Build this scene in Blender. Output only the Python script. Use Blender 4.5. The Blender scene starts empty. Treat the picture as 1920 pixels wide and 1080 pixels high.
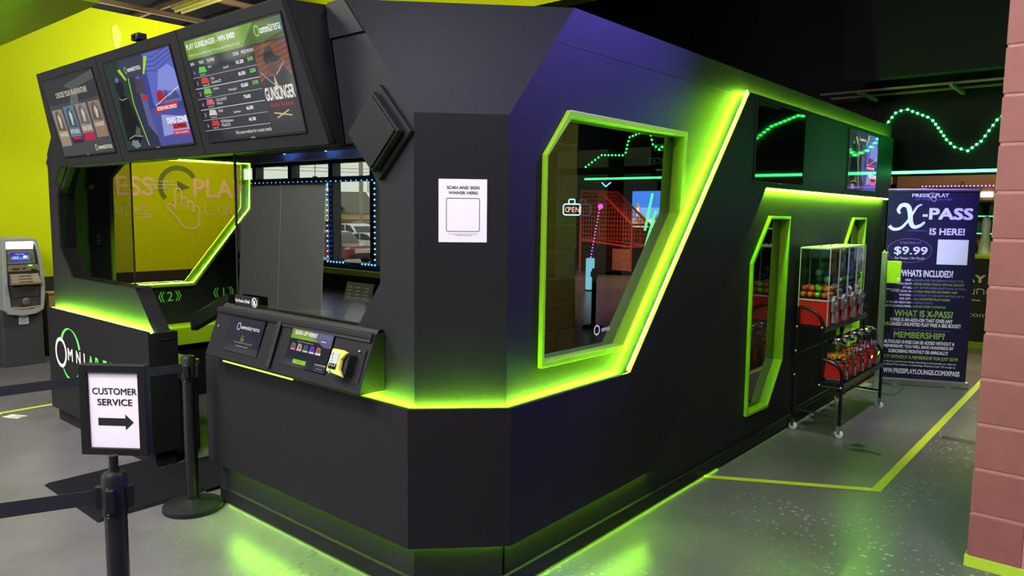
import bpy, bmesh, math, random
from mathutils import Vector, Matrix
from mathutils.geometry import tessellate_polygon
random.seed(7)
sc = bpy.context.scene
COL = sc.collection
# ------------------------------------------------------------------ camera
cam_d = bpy.data.cameras.new('camera'); cam = bpy.data.objects.new('camera', cam_d); COL.objects.link(cam)
cam_d.sensor_width = 36.0; cam_d.lens = 36.0 * 1379 / 1920; cam_d.clip_start = 0.05; cam_d.clip_end = 300
RX = ((0.64561459, 0.07167369, -0.7602925), (-0.76357959, 0.0753377, -0.6413037), (0.01131409, 0.99457886, 0.10336769))
m4 = Matrix(RX).to_4x4(); m4.translation = Vector((0, 0, 1.6)); cam.matrix_world = m4
sc.camera = cam
# ------------------------------------------------------------------ colour management, world
sc.view_settings.view_transform = 'Standard'; sc.view_settings.look = 'None'
sc.view_settings.exposure = 0.0; sc.view_settings.gamma = 1.0; sc.view_settings.use_curve_mapping = False
sc.cycles.use_denoising = True
sc.cycles.max_bounces = 10; sc.cycles.transparent_max_bounces = 24
sc.cycles.sample_clamp_indirect = 6.0
sc.cycles.caustics_reflective = False; sc.cycles.caustics_refractive = False
w = bpy.data.worlds.new('overcast_sky'); sc.world = w; w.use_nodes = True
wn = w.node_tree.nodes; bg = wn['Background']; bg.inputs[0].default_value = (1.0, 0.97, 0.92, 1); bg.inputs[1].default_value = 6.5

def lamp(name, kind, loc, power, color, size=0.5, target=None, size_y=None, spot=None, blend=0.6):
    d = bpy.data.lights.new(name, kind); d.energy = power; d.color = color
    if kind == 'AREA':
        d.size = size
        if size_y: d.shape = 'RECTANGLE'; d.size_y = size_y
    else: d.shadow_soft_size = size
    if spot: d.spot_size = math.radians(spot); d.spot_blend = blend
    o = bpy.data.objects.new(name, d); COL.objects.link(o); o.location = loc
    if target is not None:
        o.rotation_euler = (Vector(target) - Vector(loc)).to_track_quat('-Z', 'Y').to_euler()
    return o
# ceiling lamps of the lobby, behind and above the camera
lamp('lobby_ceiling_lamp', 'AREA', (-0.9, 2.4, 4.0), 220, (1.0, 0.95, 0.97), 1.2)
lamp('lobby_ceiling_lamp', 'AREA', (-2.6, 5.6, 4.0), 175, (1.0, 0.95, 0.92), 1.2)
lamp('lobby_ceiling_lamp', 'AREA', (-0.4, 5.0, 4.0), 200, (1.0, 0.95, 0.92), 0.8)  # added to light the booth-facing side of the grey banners
lamp('lobby_ceiling_lamp', 'AREA', (-2.2, 1.6, 4.0), 180, (1.0, 0.92, 0.95), 1.2, (3.8, 0.3, 1.2))
lamp('banner_floor_fill', 'SPOT', (0.9, 7.2, 2.97), 55, (1.0, 0.90, 0.75), 0.1, (0.9, 7.2, 0), None, 160, 0.3)  # added fill for the grey banners and nearby floor
lamp('soffit_fill', 'SPOT', (0.9, 8.2, 0.4), 50, (1.0, 0.93, 0.6), 0.2, (1.6, 7.2, 3.2), None, 110, 0.8)  # added fill from below for the soffit's dark underside
# wall washers for the lime wall behind the booth
lamp('wall_washer_lamp', 'AREA', (4.4, 7.0, 3.7), 95, (1.0, 0.95, 0.75), 0.6, (4.2, 9.0, 1.6), 0.6)
lamp('wall_washer_lamp', 'AREA', (0.3, 5.4, 3.9), 75, (1.0, 0.95, 0.75), 0.5, (2.6, 9.0, 1.3), 0.5)
# coloured spots over the corridor
lamp('blue_ceiling_lamp', 'SPOT', (4.6, 0.75, 3.9), 1700, (0.17, 0.12, 1.0), 0.15, (2.72, 1.9, 1.75), None, 38, 0.9)
lamp('purple_ceiling_lamp', 'SPOT', (6.6, 0.6, 3.6), 600, (0.30, 0.12, 1.0), 0.1, (7.75, 1.45, 1.75), None, 24, 0.8)
lamp('green_header_spot', 'SPOT', (5.9, -1.0, 3.4), 60, (0.12, 1.0, 0.22), 0.2, (6.6, 1.9, 2.1), None, 55, 0.9)  # green spot aimed at the booth's side header
lamp('warm_ceiling_lamp', 'SPOT', (6.2, 0.35, 3.9), 260, (1.0, 0.68, 0.3), 0.2, (5.9, 0.45, 0.0), None, 34, 0.9)
lamp('foreground_floor_fill', 'AREA', (2.7, -0.4, 4.1), 75, (0.95, 0.95, 1.0), 0.8)  # added overhead fill for the right foreground floor
lamp('banner_rack_fill', 'SPOT', (5.0, 0.62, 3.9), 420, (0.93, 0.88, 1.0), 0.1, (6.7, 1.5, 0.6), None, 52, 0.9)  # added fill for the banner's lower text and the rack
lamp('inner_ledge_fill', 'SPOT', (2.9, 5.0, 2.36), 45, (0.95, 1.0, 0.85), 0.05, (2.7, 5.9, 0.5), None, 60, 0.8)  # added spot to brighten the inner ledges
lamp('lettering_fill', 'SPOT', (6.8, -1.4, 3.7), 200, (1.0, 0.95, 0.85), 0.05, (8.6, -0.82, 2.33), None, 18, 0.9)  # added spot to bring out the bulkhead lettering
lamp('corner_slope_fill', 'SPOT', (1.0, 1.7, 4.1), 210, (0.82, 0.86, 1.0), 0.3, (2.25, 2.1, 2.3), None, 34, 0.9)  # added spot brightening the corner slope
lamp('bar_floor_fill', 'SPOT', (9.4, 0.9, 4.1), 260, (1.0, 0.8, 0.4), 0.1, (9.4, 0.9, 0), None, 70, 0.7)  # added warm fill for the floor before the bar
lamp('bar_ceiling_lamp', 'AREA', (11.4, 1.6, 3.9), 240, (1.0, 0.78, 0.45), 1.0)
lamp('arcade_ceiling_lamp', 'SPOT', (14.0, -5.5, 4.1), 2600, (1.0, 0.72, 0.5), 0.5, (14.0, -5.5, 0), None, 120, 0.5)

# ------------------------------------------------------------------ helpers
def S(r, g, b):
    f = lambda c: (c / 255 / 12.92) if c / 255 <= 0.04045 else ((c / 255 + 0.055) / 1.055) ** 2.4
    return (f(r), f(g), f(b), 1)
def new_mat(name):
    m = bpy.data.materials.new(name); m.use_nodes = True
    return m, m.node_tree.nodes, m.node_tree.links, m.node_tree.nodes['Principled BSDF']
def mat(name, col, rough=0.5, metal=0.0, emit=None, strength=0.0, noise=0.06, scale=30.0, coat=0.0, bump=0.0, spec=0.5):
    m, n, l, p = new_mat(name)
    p.inputs['Roughness'].default_value = rough; p.inputs['Metallic'].default_value = metal
    p.inputs['Specular IOR Level'].default_value = spec
    if coat: p.inputs['Coat Weight'].default_value = coat; p.inputs['Coat Roughness'].default_value = 0.05
    t = n.new('ShaderNodeTexNoise'); t.inputs['Scale'].default_value = scale; t.inputs['Detail'].default_value = 4
    g = n.new('ShaderNodeTexCoord'); l.new(g.outputs['Object'], t.inputs['Vector'])
    x = n.new('ShaderNodeMix'); x.data_type = 'RGBA'
    a = tuple(min(1, c * (1 - noise)) for c in col[:3]) + (1,); b = tuple(min(1, c * (1 + noise)) for c in col[:3]) + (1,)
    x.inputs['A'].default_value = a; x.inputs['B'].default_value = b
    l.new(t.outputs['Fac'], x.inputs['Factor']); l.new(x.outputs['Result'], p.inputs['Base Color'])
    if bump:
        bn = n.new('ShaderNodeBump'); bn.inputs['Strength'].default_value = bump; bn.inputs['Distance'].default_value = 0.01
        l.new(t.outputs['Fac'], bn.inputs['Height']); l.new(bn.outputs['Normal'], p.inputs['Normal'])
    if emit:
        p.inputs['Emission Color'].default_value = tuple(emit[:3]) + (1,); p.inputs['Emission Strength'].default_value = strength
    return m
def glow(name, col, strength, base=(0.02, 0.02, 0.02, 1)):
    return mat(name, base, 0.4, 0, col, strength)
def screen_mat(name, col, k=1.0):
    return mat(name, (0.006, 0.006, 0.006, 1), 0.06, 0, col, k, noise=0.0)
def glass(name, tint, f0=0.06, gain=1.0, rough=0.0):
    """tinted sheet glass: a Schlick reflection on the outer side, tinted transmission"""
    m, n, l, p = new_mat(name); n.remove(p)
    out = n['Material Output']
    lw = n.new('ShaderNodeLayerWeight'); lw.inputs['Blend'].default_value = 0.5   # Facing = 1-cos
    geo = n.new('ShaderNodeNewGeometry')
    pw = n.new('ShaderNodeMath'); pw.operation = 'POWER'; pw.inputs[1].default_value = 5.0
    l.new(lw.outputs['Facing'], pw.inputs[0])
    mr = n.new('ShaderNodeMapRange'); mr.inputs['To Min'].default_value = f0; mr.inputs['To Max'].default_value = gain
    l.new(pw.outputs[0], mr.inputs['Value'])
    inv = n.new('ShaderNodeMath'); inv.operation = 'SUBTRACT'; inv.inputs[0].default_value = 1.0
    l.new(geo.outputs['Backfacing'], inv.inputs[1])
    mu = n.new('ShaderNodeMath'); mu.operation = 'MULTIPLY'
    l.new(mr.outputs[0], mu.inputs[0]); l.new(inv.outputs[0], mu.inputs[1])
    tr = n.new('ShaderNodeBsdfTransparent'); tr.inputs[0].default_value = tuple(tint) + (1,)
    gl = n.new('ShaderNodeBsdfGlossy'); gl.inputs['Roughness'].default_value = rough
    mx = n.new('ShaderNodeMixShader')
    l.new(mu.outputs[0], mx.inputs[0]); l.new(tr.outputs[0], mx.inputs[1]); l.new(gl.outputs[0], mx.inputs[2])
    l.new(mx.outputs[0], out.inputs[0])
    return m

class Fr:
    def __init__(s, o, u, v, n=None):
        s.o = Vector(o); s.u = Vector(u).normalized(); s.v = Vector(v).normalized()
        s.n = Vector(n).normalized() if n else s.u.cross(s.v).normalized()
    def __call__(s, u, v, w=0.0): return s.o + s.u * u + s.v * v + s.n * w
    def sub(s, u, v, w=0.0): return Fr(s(u, v, w), s.u, s.v, s.n)
WORLD = Fr((0, 0, 0), (1, 0, 0), (0, 1, 0), (0, 0, 1))
def SIDE(y): return Fr((0, y, 0), (1, 0, 0), (0, 0, 1), (0, -1, 0))      # u = X, v = Z, outward -Y
def FRONT(x): return Fr((x, 0, 0), (0, 1, 0), (0, 0, 1), (-1, 0, 0))      # u = Y, v = Z, outward -X
def FRONTR(x): return Fr((x, 0, 0), (0, -1, 0), (0, 0, 1), (-1, 0, 0))    # u = -Y (reads left to right from the camera)

_tc = {}
def text2d(s, bold=0.0, shear=0.0, space=1.0):
    key = (s, bold, shear, space)
    if key in _tc: return _tc[key]
    c = bpy.data.curves.new('txt', 'FONT'); c.body = s; c.size = 1.0; c.resolution_u = 3
    c.shear = shear; c.space_character = space; c.fill_mode = 'FRONT'
    o = bpy.data.objects.new('txt', c); COL.objects.link(o)
    me = o.to_mesh()
    v = [(p.co.x, p.co.y) for p in me.vertices]; f = [tuple(p.vertices) for p in me.polygons]
    o.to_mesh_clear(); bpy.data.objects.remove(o); bpy.data.curves.remove(c)
    if bold > 0:
        n = len(v); d = bold * 0.9; sh = [(-d, -d), (d, -d), (-d, d), (d, d), (0, 0)]
        f = [tuple(i + n * k for i in q) for k in range(5) for q in f]; v = [(a + x, b + y) for x, y in sh for a, b in v]
    _tc[key] = (v, f); return v, f

class MB:
    def __init__(s): s.v = []; s.f = []; s.k = []; s.cur = 0
    def mat(s, i): s.cur = i; return s
    def _add(s, vs, fs):
        b = len(s.v); s.v += [Vector(p) for p in vs]
        for f in fs: s.f.append(tuple(b + i for i in f)); s.k.append(s.cur)
        return s
    def obox(s, F, u0, u1, v0, v1, w0, w1):
        p = [F(u, v, ww) for ww in (w0, w1) for v in (v0, v1) for u in (u0, u1)]
        return s._add(p, [(0, 2, 3, 1), (4, 5, 7, 6), (0, 1, 5, 4), (2, 6, 7, 3), (0, 4, 6, 2), (1, 3, 7, 5)])
    def box(s, x0, x1, y0, y1, z0, z1): return s.obox(WORLD, x0, x1, y0, y1, z0, z1)
    def poly(s, F, outer, w0, w1, holes=()):
        loops = [list(outer)] + [list(h) for h in holes]
        tri = tessellate_polygon([[Vector((a, b, 0)) for a, b in L] for L in loops])
        flat = [p for L in loops for p in L]; n = len(flat)
        vs = [F(a, b, w0) for a, b in flat] + [F(a, b, w1) for a, b in flat]
        fs = [tuple(t) for t in tri] + [tuple(i + n for i in reversed(t)) for t in tri]
        st = 0
        for L in loops:
            for i in range(len(L)):
                a = st + i; b = st + (i + 1) % len(L); fs.append((a, b, b + n, a + n))
            st += len(L)
        return s._add(vs, fs)
    def hexa(s, bottom, top):
        n = len(bottom)
        return s._add(list(bottom) + list(top), [tuple(range(n))[::-1], tuple(range(n, 2 * n))] + [(i, (i + 1) % n, n + (i + 1) % n, n + i) for i in range(n)])
    def flat(s, F, pts, w=0.0): return s.poly(F, pts, w - 0.0003, w + 0.0003) if False else s._flat(F, pts, w)
    def _flat(s, F, pts, w):
        tri = tessellate_polygon([[Vector((a, b, 0)) for a, b in pts]])
        return s._add([F(a, b, w) for a, b in pts], [tuple(t) for t in tri])
    def rect(s, F, u0, u1, v0, v1, w=0.001): return s._add([F(u0, v0, w), F(u1, v0, w), F(u1, v1, w), F(u0, v1, w)], [(0, 1, 2, 3)])
    def stroke(s, F, pts, width, w=0.001, closed=False):
        n = len(pts); P = [Vector((a, b)) for a, b in pts]; L = []; R = []
        for i in range(n):
            a = P[i - 1] if (i > 0 or closed) else P[i]; b = P[(i + 1) % n] if (i < n - 1 or closed) else P[i]
            d1 = (P[i] - a); d2 = (b - P[i])
            d1 = d1.normalized() if d1.length > 1e-9 else d2.normalized(); d2 = d2.normalized() if d2.length > 1e-9 else d1
            t = d1 + d2; t = t.normalized() if t.length > 1e-6 else d1
            nn = Vector((-t.y, t.x)); k = 1 / max(0.35, nn.dot(Vector((-d1.y, d1.x))))
            hw = (width[i] if isinstance(width, (list, tuple)) else width) / 2 * k
            L.append(P[i] + nn * hw); R.append(P[i] - nn * hw)
        vs = [F(p.x, p.y, w) for p in L] + [F(p.x, p.y, w) for p in R]
        m = n if closed else n - 1
        return s._add(vs, [(i, (i + 1) % n, n + (i + 1) % n, n + i) for i in range(m)])
    def arc(s, F, c, r, a0, a1, width, w=0.001, n=28, ry=None):
        ry = ry or r; full = abs(a1 - a0) >= 359.9; k = n if full else n + 1
        pts = [(c[0] + r * math.cos(math.radians(a0 + (a1 - a0) * i / n)), c[1] + ry * math.sin(math.radians(a0 + (a1 - a0) * i / n))) for i in range(k)]
        if isinstance(width, tuple): width = [width[0] + (width[1] - width[0]) * abs(i / (k - 1) - 0.5) * 2 for i in range(k)]
        return s.stroke(F, pts, width, w, full)
    def disc(s, F, c, r, w=0.001, n=20, ry=None):
        ry = ry or r
        return s._flat(F, [(c[0] + r * math.cos(2 * math.pi * i / n), c[1] + ry * math.sin(2 * math.pi * i / n)) for i in range(n)], w)
    def text(s, F, t, u0, v0, u1=None, v1=None, w=0.001, bold=0.0, shear=0.0, align='L', space=1.0, dw=0.0001):
        """fits the string's own bounding box: height v0..v1, and width u0..u1 when u1 is given with align F"""
        v, f = text2d(t, bold, shear, space)
        if not v: return s
        xs = [p[0] for p in v]; ys = [p[1] for p in v]
        x0, x1, y0, y1 = min(xs), max(xs), min(ys), max(ys)
        if v1 is None: k = (u1 - u0) / (x1 - x0); kx = ky = k
        elif u1 is None or align != 'F': kx = ky = (v1 - v0) / (y1 - y0)
        else: kx = (u1 - u0) / (x1 - x0); ky = (v1 - v0) / (y1 - y0)
        wd = (x1 - x0) * kx; off = u0
        if align == 'C': off = u0 - wd / 2
        if align == 'R': off = u0 - wd
        m = len(v) // (5 if bold > 0 else 1)   # the weight copies lie a tenth of a millimetre apart
        return s._add([F(off + (a - x0) * kx, v0 + (b - y0) * ky, w + (i // m) * dw) for i, (a, b) in enumerate(v)], f)
    def tube(s, pts, r, n=8, closed=False):
        P = [Vector(p) for p in pts]; m = len(P); vs = []; up = None
        for i in range(m):
            a = P[i - 1] if (i > 0 or closed) else P[i]; b = P[(i + 1) % m] if (i < m - 1 or closed) else P[i]
            t = (b - a).normalized()
            if up is None: up = Vector((0, 0, 1)) if abs(t.z) < 0.9 else Vector((1, 0, 0))
            e = t.cross(up)
            e = e.normalized() if e.length > 1e-6 else t.orthogonal().normalized()
            up = e.cross(t).normalized()
            rr = r[i] if isinstance(r, (list, tuple)) else r
            vs += [P[i] + (e * math.cos(2 * math.pi * k / n) + up * math.sin(2 * math.pi * k / n)) * rr for k in range(n)]
        fs = []
        for i in range(m if closed else m - 1):
            j = (i + 1) % m
            fs += [(i * n + k, i * n + (k + 1) % n, j * n + (k + 1) % n, j * n + k) for k in range(n)]
        if not closed: fs += [tuple(range(n))[::-1], tuple((m - 1) * n + k for k in range(n))]
        return s._add(vs, fs)
    def lathe(s, F, prof, n=20):
        """revolve (r, h) about F.n through F.o"""
        vs = []; m = len(prof)
        for r, h in prof: vs += [F(r * math.cos(2 * math.pi * k / n), r * math.sin(2 * math.pi * k / n), h) for k in range(n)]
        fs = []
        for i in range(m - 1): fs += [(i * n + k, i * n + (k + 1) % n, (i + 1) * n + (k + 1) % n, (i + 1) * n + k) for k in range(n)]
        fs += [tuple(range(n))[::-1], tuple((m - 1) * n + k for k in range(n))]
        return s._add(vs, fs)
    def sphere(s, c, r, n=10, m=7, sz=1.0):
        c = Vector(c)
        return s.lathe(Fr(c, (1, 0, 0), (0, 1, 0)), [(max(1e-4, r * math.sin(math.pi * i / m)), -r * sz * math.cos(math.pi * i / m)) for i in range(m + 1)], n)
    def build(s, name, mats, parent=None, smooth=True, bevel=0.0, recalc=True, origin=None):
        me = bpy.data.meshes.new(name)
        org = Vector(origin) if origin is not None else Vector((0, 0, 0))
        me.from_pydata([tuple(p - org) for p in s.v], [], s.f)
        if not isinstance(mats, (list, tuple)): mats = [mats]
        for q in mats: me.materials.append(q)
        for pl, k in zip(me.polygons, s.k): pl.material_index = k
        if recalc:
            bm = bmesh.new(); bm.from_mesh(me); bmesh.ops.recalc_face_normals(bm, faces=bm.faces); bm.to_mesh(me); bm.free()
        if smooth:
            me.shade_smooth(); me.set_sharp_from_angle(angle=math.radians(35))
        o = bpy.data.objects.new(name, me); COL.objects.link(o); o.location = org
        if bevel:
            b = o.modifiers.new('bevel', 'BEVEL'); b.width = bevel; b.segments = 2; b.limit_method = 'ANGLE'; b.angle_limit = math.radians(40)
        if parent is not None:
            o.parent = parent
            base = Vector((0, 0, 0)); q = parent
            while q is not None: base += q.location + (q.matrix_parent_inverse.translation if q.parent else Vector((0, 0, 0))); q = q.parent
            o.matrix_parent_inverse = Matrix.Translation(-base)
        return o
def thing(name, label, cat, loc, group=None):
    o = bpy.data.objects.new(name, None); o.empty_display_size = 0.1; COL.objects.link(o); o.location = loc
    return tag(o, label, cat, group)
def tag(o, label, cat, group=None, kind=None):
    o['label'] = label; o['category'] = cat
    if group: o['group'] = group
    if kind: o['kind'] = kind
    return o
def struct(o, label=None, cat=None):
    o['kind'] = 'structure'
    if label: o['label'] = label
    if cat: o['category'] = cat
    return o
def dup(root, loc, label=None, group=None):
    r = root.copy(); COL.objects.link(r); r.location = loc
    if label: r['label'] = label
    if group: r['group'] = group
    kids = list(root.children)
    for ch in kids:
        c = ch.copy(); COL.objects.link(c); c.parent = r; c.matrix_parent_inverse = ch.matrix_parent_inverse.copy()
        for g in list(ch.children):
            d = g.copy(); COL.objects.link(d); d.parent = c; d.matrix_parent_inverse = g.matrix_parent_inverse.copy()
    return r

# ------------------------------------------------------------------ materials
M = {}
M['booth'] = mat('dark_booth_paint', S(34, 33, 37), 0.5, noise=0.04, scale=8, bump=0.02, spec=0.14)
M['booth_flat'] = mat('dark_booth_panel', S(31, 30, 33), 0.45, noise=0.05, scale=6, spec=0.14)
M['black'] = mat('black_paint', S(22, 22, 25), 0.4)
M['black_plastic'] = mat('black_plastic', S(22, 22, 25), 0.45, spec=0.3)
M['black_metal'] = mat('black_powder_coat', S(22, 22, 23), 0.25)
M['rubber'] = mat('black_rubber_mat', S(13, 13, 18), 0.9, bump=0.2, scale=300, spec=0.15)
M['lime'] = mat('lime_paint', S(165, 205, 20), 0.45, noise=0.04)
M['lime_frame'] = mat('lime_frame_paint', S(140, 195, 25), 0.4, noise=0.04)
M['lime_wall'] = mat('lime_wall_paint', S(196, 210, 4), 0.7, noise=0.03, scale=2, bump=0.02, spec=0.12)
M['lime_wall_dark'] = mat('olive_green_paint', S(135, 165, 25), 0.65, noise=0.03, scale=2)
M['led'] = glow('lime_led', (0.33, 1.0, 0.02), 760)
M['led_soft'] = glow('lime_led_soft', (0.34, 1.0, 0.02), 330)
M['led_toe'] = glow('lime_led_toe', (0.40, 1.0, 0.03), 9)
M['led_header'] = glow('lime_led_header', (0.34, 1.0, 0.02), 560)
M['led_kiosk'] = glow('lime_led_kiosk', (0.45, 1.0, 0.08), 3.0)
M['led_floor'] = glow('lime_led_floor', (0.36, 1.0, 0.03), 200)
M['green_led'] = glow('green_led', (0.03, 1.0, 0.11), 30)
M['green_rope'] = glow('green_rope', (0.03, 1.0, 0.11), 0.6)
M['green_tube'] = glow('green_led_tube', (0.06, 1.0, 0.25), 9)
M['blue_led'] = glow('blue_led', (0.05, 0.25, 1.0), 40)
M['purple_led'] = glow('purple_led', (0.25, 0.1, 1.0), 14)
M['white'] = mat('white_plastic', S(235, 235, 235), 0.4)
M['paper'] = mat('white_paper', S(238, 232, 246), 0.8, noise=0.01)
M['ink'] = mat('black_ink', S(18, 18, 20), 0.6)
M['logo_white'] = mat('white_vinyl', S(240, 238, 232), 0.5)
M['logo_green'] = mat('green_vinyl', S(105, 225, 95), 0.5)
M['chrome'] = mat('chrome', S(205, 205, 205), 0.18, 1.0)
M['steel'] = mat('brushed_aluminium', S(175, 178, 182), 0.35, 0.9)
M['red'] = mat('red_enamel', S(190, 28, 22), 0.3)
M['grey_board'] = mat('grey_banner_back', S(230, 233, 245), 0.7)
M['ceiling'] = mat('black_ceiling_paint', S(9, 9, 10), 0.9, spec=0.1)
M['dark_wall'] = mat('near_black_wall_paint', S(14, 15, 20), 0.6, spec=0.15)
M['beam'] = mat('lit_brown_joist', S(112, 90, 62), 0.6)  # warm light on the dark joists put into a brown paint
M['frame_dark'] = mat('dark_window_frame', S(38, 38, 40), 0.4)
M['wood'] = mat('pale_wood', S(190, 150, 95), 0.5, noise=0.2, scale=12)
M['tan'] = mat('tan_plastic', S(185, 150, 100), 0.5)
M['tape'] = mat('yellow_green_floor_tape', S(190, 200, 50), 0.5)
M['darktape'] = mat('dark_green_floor_tape', S(25, 45, 42), 0.5)
M['glass_front'] = glass('tinted_front_glass', (0.84, 0.85, 0.80), 0.19, 1.0)
M['glass_side'] = glass('tinted_side_glass', (0.42, 0.45, 0.40), 0.22, 1.0)
M['glass_inner'] = glass('bronze_tinted_glass', (0.74, 0.69, 0.62), 0.05, 0.8)
M['glass_clear'] = glass('clear_acrylic', (0.90, 0.95, 0.92), 0.05, 0.9)
M['glass_store'] = glass('storefront_glass', (0.80, 0.85, 0.80), 0.04, 0.8)
M['glass_dark'] = glass('dark_tinted_glass', (0.10, 0.11, 0.10), 0.04, 0.8)
M['screen_off'] = mat('switched_off_screen', S(6, 7, 7), 0.04, 0, noise=0.0)

def concrete():
    m, n, l, p = new_mat('polished_concrete_floor')
    g = n.new('ShaderNodeTexCoord')
    a = n.new('ShaderNodeTexNoise'); a.inputs['Scale'].default_value = 1.3; a.inputs['Detail'].default_value = 8; a.inputs['Roughness'].default_value = 0.65
    b = n.new('ShaderNodeTexVoronoi'); b.inputs['Scale'].default_value = 30; b.feature = 'F1'
    c = n.new('ShaderNodeTexNoise'); c.inputs['Scale'].default_value = 0.9; c.inputs['Detail'].default_value = 3
    d = n.new('ShaderNodeTexNoise'); d.inputs['Scale'].default_value = 160; d.inputs['Detail'].default_value = 3
    for t in (a, b, c, d): l.new(g.outputs['Object'], t.inputs['Vector'])
    r1 = n.new('ShaderNodeValToRGB'); r1.color_ramp.elements[0].position = 0.3; r1.color_ramp.elements[0].color = S(82, 79, 83); r1.color_ramp.elements[1].position = 0.75; r1.color_ramp.elements[1].color = S(109, 105, 109)
    l.new(a.outputs['Fac'], r1.inputs['Fac'])
    # pale aggregate chips show only where the concrete was ground deeper
    r2 = n.new('ShaderNodeValToRGB'); r2.color_ramp.elements[0].position = 0.24; r2.color_ramp.elements[0].color = (1, 1, 1, 1); r2.color_ramp.elements[1].position = 0.32; r2.color_ramp.elements[1].color = (0, 0, 0, 1)
    l.new(b.outputs['Distance'], r2.inputs['Fac'])
    r3 = n.new('ShaderNodeValToRGB'); r3.color_ramp.elements[0].position = 0.48; r3.color_ramp.elements[0].color = (0, 0, 0, 1); r3.color_ramp.elements[1].position = 0.62; r3.color_ramp.elements[1].color = (1, 1, 1, 1)
    l.new(c.outputs['Fac'], r3.inputs['Fac'])
    r4 = n.new('ShaderNodeValToRGB'); r4.color_ramp.elements[0].position = 0.35; r4.color_ramp.elements[1].position = 0.45
    sp = n.new('ShaderNodeSeparateColor'); l.new(b.outputs['Color'], sp.inputs[0]); l.new(sp.outputs[0], r4.inputs['Fac'])
    mu = n.new('ShaderNodeMath'); mu.operation = 'MULTIPLY'; l.new(r2.outputs[0], mu.inputs[0]); l.new(r3.outputs[0], mu.inputs[1])
    mu2 = n.new('ShaderNodeMath'); mu2.operation = 'MULTIPLY'; l.new(mu.outputs[0], mu2.inputs[0]); l.new(r4.outputs[0], mu2.inputs[1])
    mx = n.new('ShaderNodeMix'); mx.data_type = 'RGBA'; mx.inputs['B'].default_value = S(165, 163, 164)
    sx = n.new('ShaderNodeSeparateXYZ'); l.new(g.outputs['Object'], sx.inputs[0])
    my = n.new('ShaderNodeMapRange'); my.inputs['From Min'].default_value = 2.1; my.inputs['From Max'].default_value = 1.3; my.inputs['To Min'].default_value = 0.12; my.inputs['To Max'].default_value = 1.0
    l.new(sx.outputs['Y'], my.inputs['Value'])
    mu3 = n.new('ShaderNodeMath'); mu3.operation = 'MULTIPLY'; l.new(mu2.outputs[0], mu3.inputs[0]); l.new(my.outputs[0], mu3.inputs[1]); mu2 = mu3
    l.new(mu2.outputs[0], mx.inputs['Factor']); l.new(r1.outputs[0], mx.inputs['A']); l.new(mx.outputs['Result'], p.inputs['Base Color'])
    rr = n.new('ShaderNodeMapRange'); rr.inputs['To Min'].default_value = 0.22; rr.inputs['To Max'].default_value = 0.38; p.inputs['Specular IOR Level'].default_value = 0.4
    l.new(a.outputs['Fac'], rr.inputs['Value']); l.new(rr.outputs[0], p.inputs['Roughness'])
    bn = n.new('ShaderNodeBump'); bn.inputs['Strength'].default_value = 0.08; bn.inputs['Distance'].default_value = 0.004
    l.new(d.outputs['Fac'], bn.inputs['Height']); l.new(bn.outputs['Normal'], p.inputs['Normal'])
    return m
M['floor'] = concrete()
def blocks():
    m, n, l, p = new_mat('painted_concrete_block')
    g = n.new('ShaderNodeTexCoord'); t = n.new('ShaderNodeTexNoise'); t.inputs['Scale'].default_value = 14; t.inputs['Detail'].default_value = 6
    f = n.new('ShaderNodeTexNoise'); f.inputs['Scale'].default_value = 220
    l.new(g.outputs['Object'], t.inputs['Vector']); l.new(g.outputs['Object'], f.inputs['Vector'])
    r = n.new('ShaderNodeValToRGB'); r.color_ramp.elements[0].color = S(146, 86, 84); r.color_ramp.elements[1].color = S(164, 102, 99)
    l.new(t.outputs['Fac'], r.inputs['Fac']); l.new(r.outputs[0], p.inputs['Base Color']); p.inputs['Roughness'].default_value = 0.6
    b = n.new('ShaderNodeBump'); b.inputs['Strength'].default_value = 0.25; b.inputs['Distance'].default_value = 0.004
    l.new(f.outputs['Fac'], b.inputs['Height']); l.new(b.outputs['Normal'], p.inputs['Normal'])
    return m
M['block'] = blocks(); M['mortar'] = mat('painted_mortar', S(200, 145, 140), 0.7, bump=0.3, scale=150)
# ------------------------------------------------------------------ the room
b = MB().box(-5.2, 20, -11, 9.2, -0.1, 0); b.box(-5.2, 2.0, 9.2, 16, -0.1, 0); b.box(5.6, 9.2, 9.2, 15, -0.1, 0)
struct(b.build('floor', M['floor'], smooth=False), 'polished grey concrete floor with pale stone chips', 'floor')
b = MB().box(-5.2, 20, -11, 16, 4.25, 4.35)
ceil = struct(b.build('ceiling', M['ceiling'], smooth=False), 'black painted open ceiling', 'ceiling')
b = MB()
for y in (8.68, 9.87, 11.1, 12.3): b.box(2.1, 5.5, y - 0.025, y + 0.025, 4.08, 4.14)
for x in (2.6, 3.4, 4.55, 5.3): b.box(x - 0.02, x + 0.02, 8.2, 13.5, 4.14, 4.19)
struct(b.build('ceiling_joist', M['beam'], smooth=False), 'dark steel joists under the ceiling above the lime wall', 'joist')
b = MB()
for y in (-0.4, 0.5, 1.4, 2.2): b.box(7.9, 8.55, y - 0.015, y + 0.015, 2.80, 2.83)
b.box(8.0, 8.02, -2, 2.6, 2.83, 2.85).box(8.35, 8.37, -2, 2.6, 2.83, 2.85)
struct(b.build('ceiling_joist', M['beam'], smooth=False), 'dark bar joists in front of the black bulkhead', 'joist')
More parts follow.
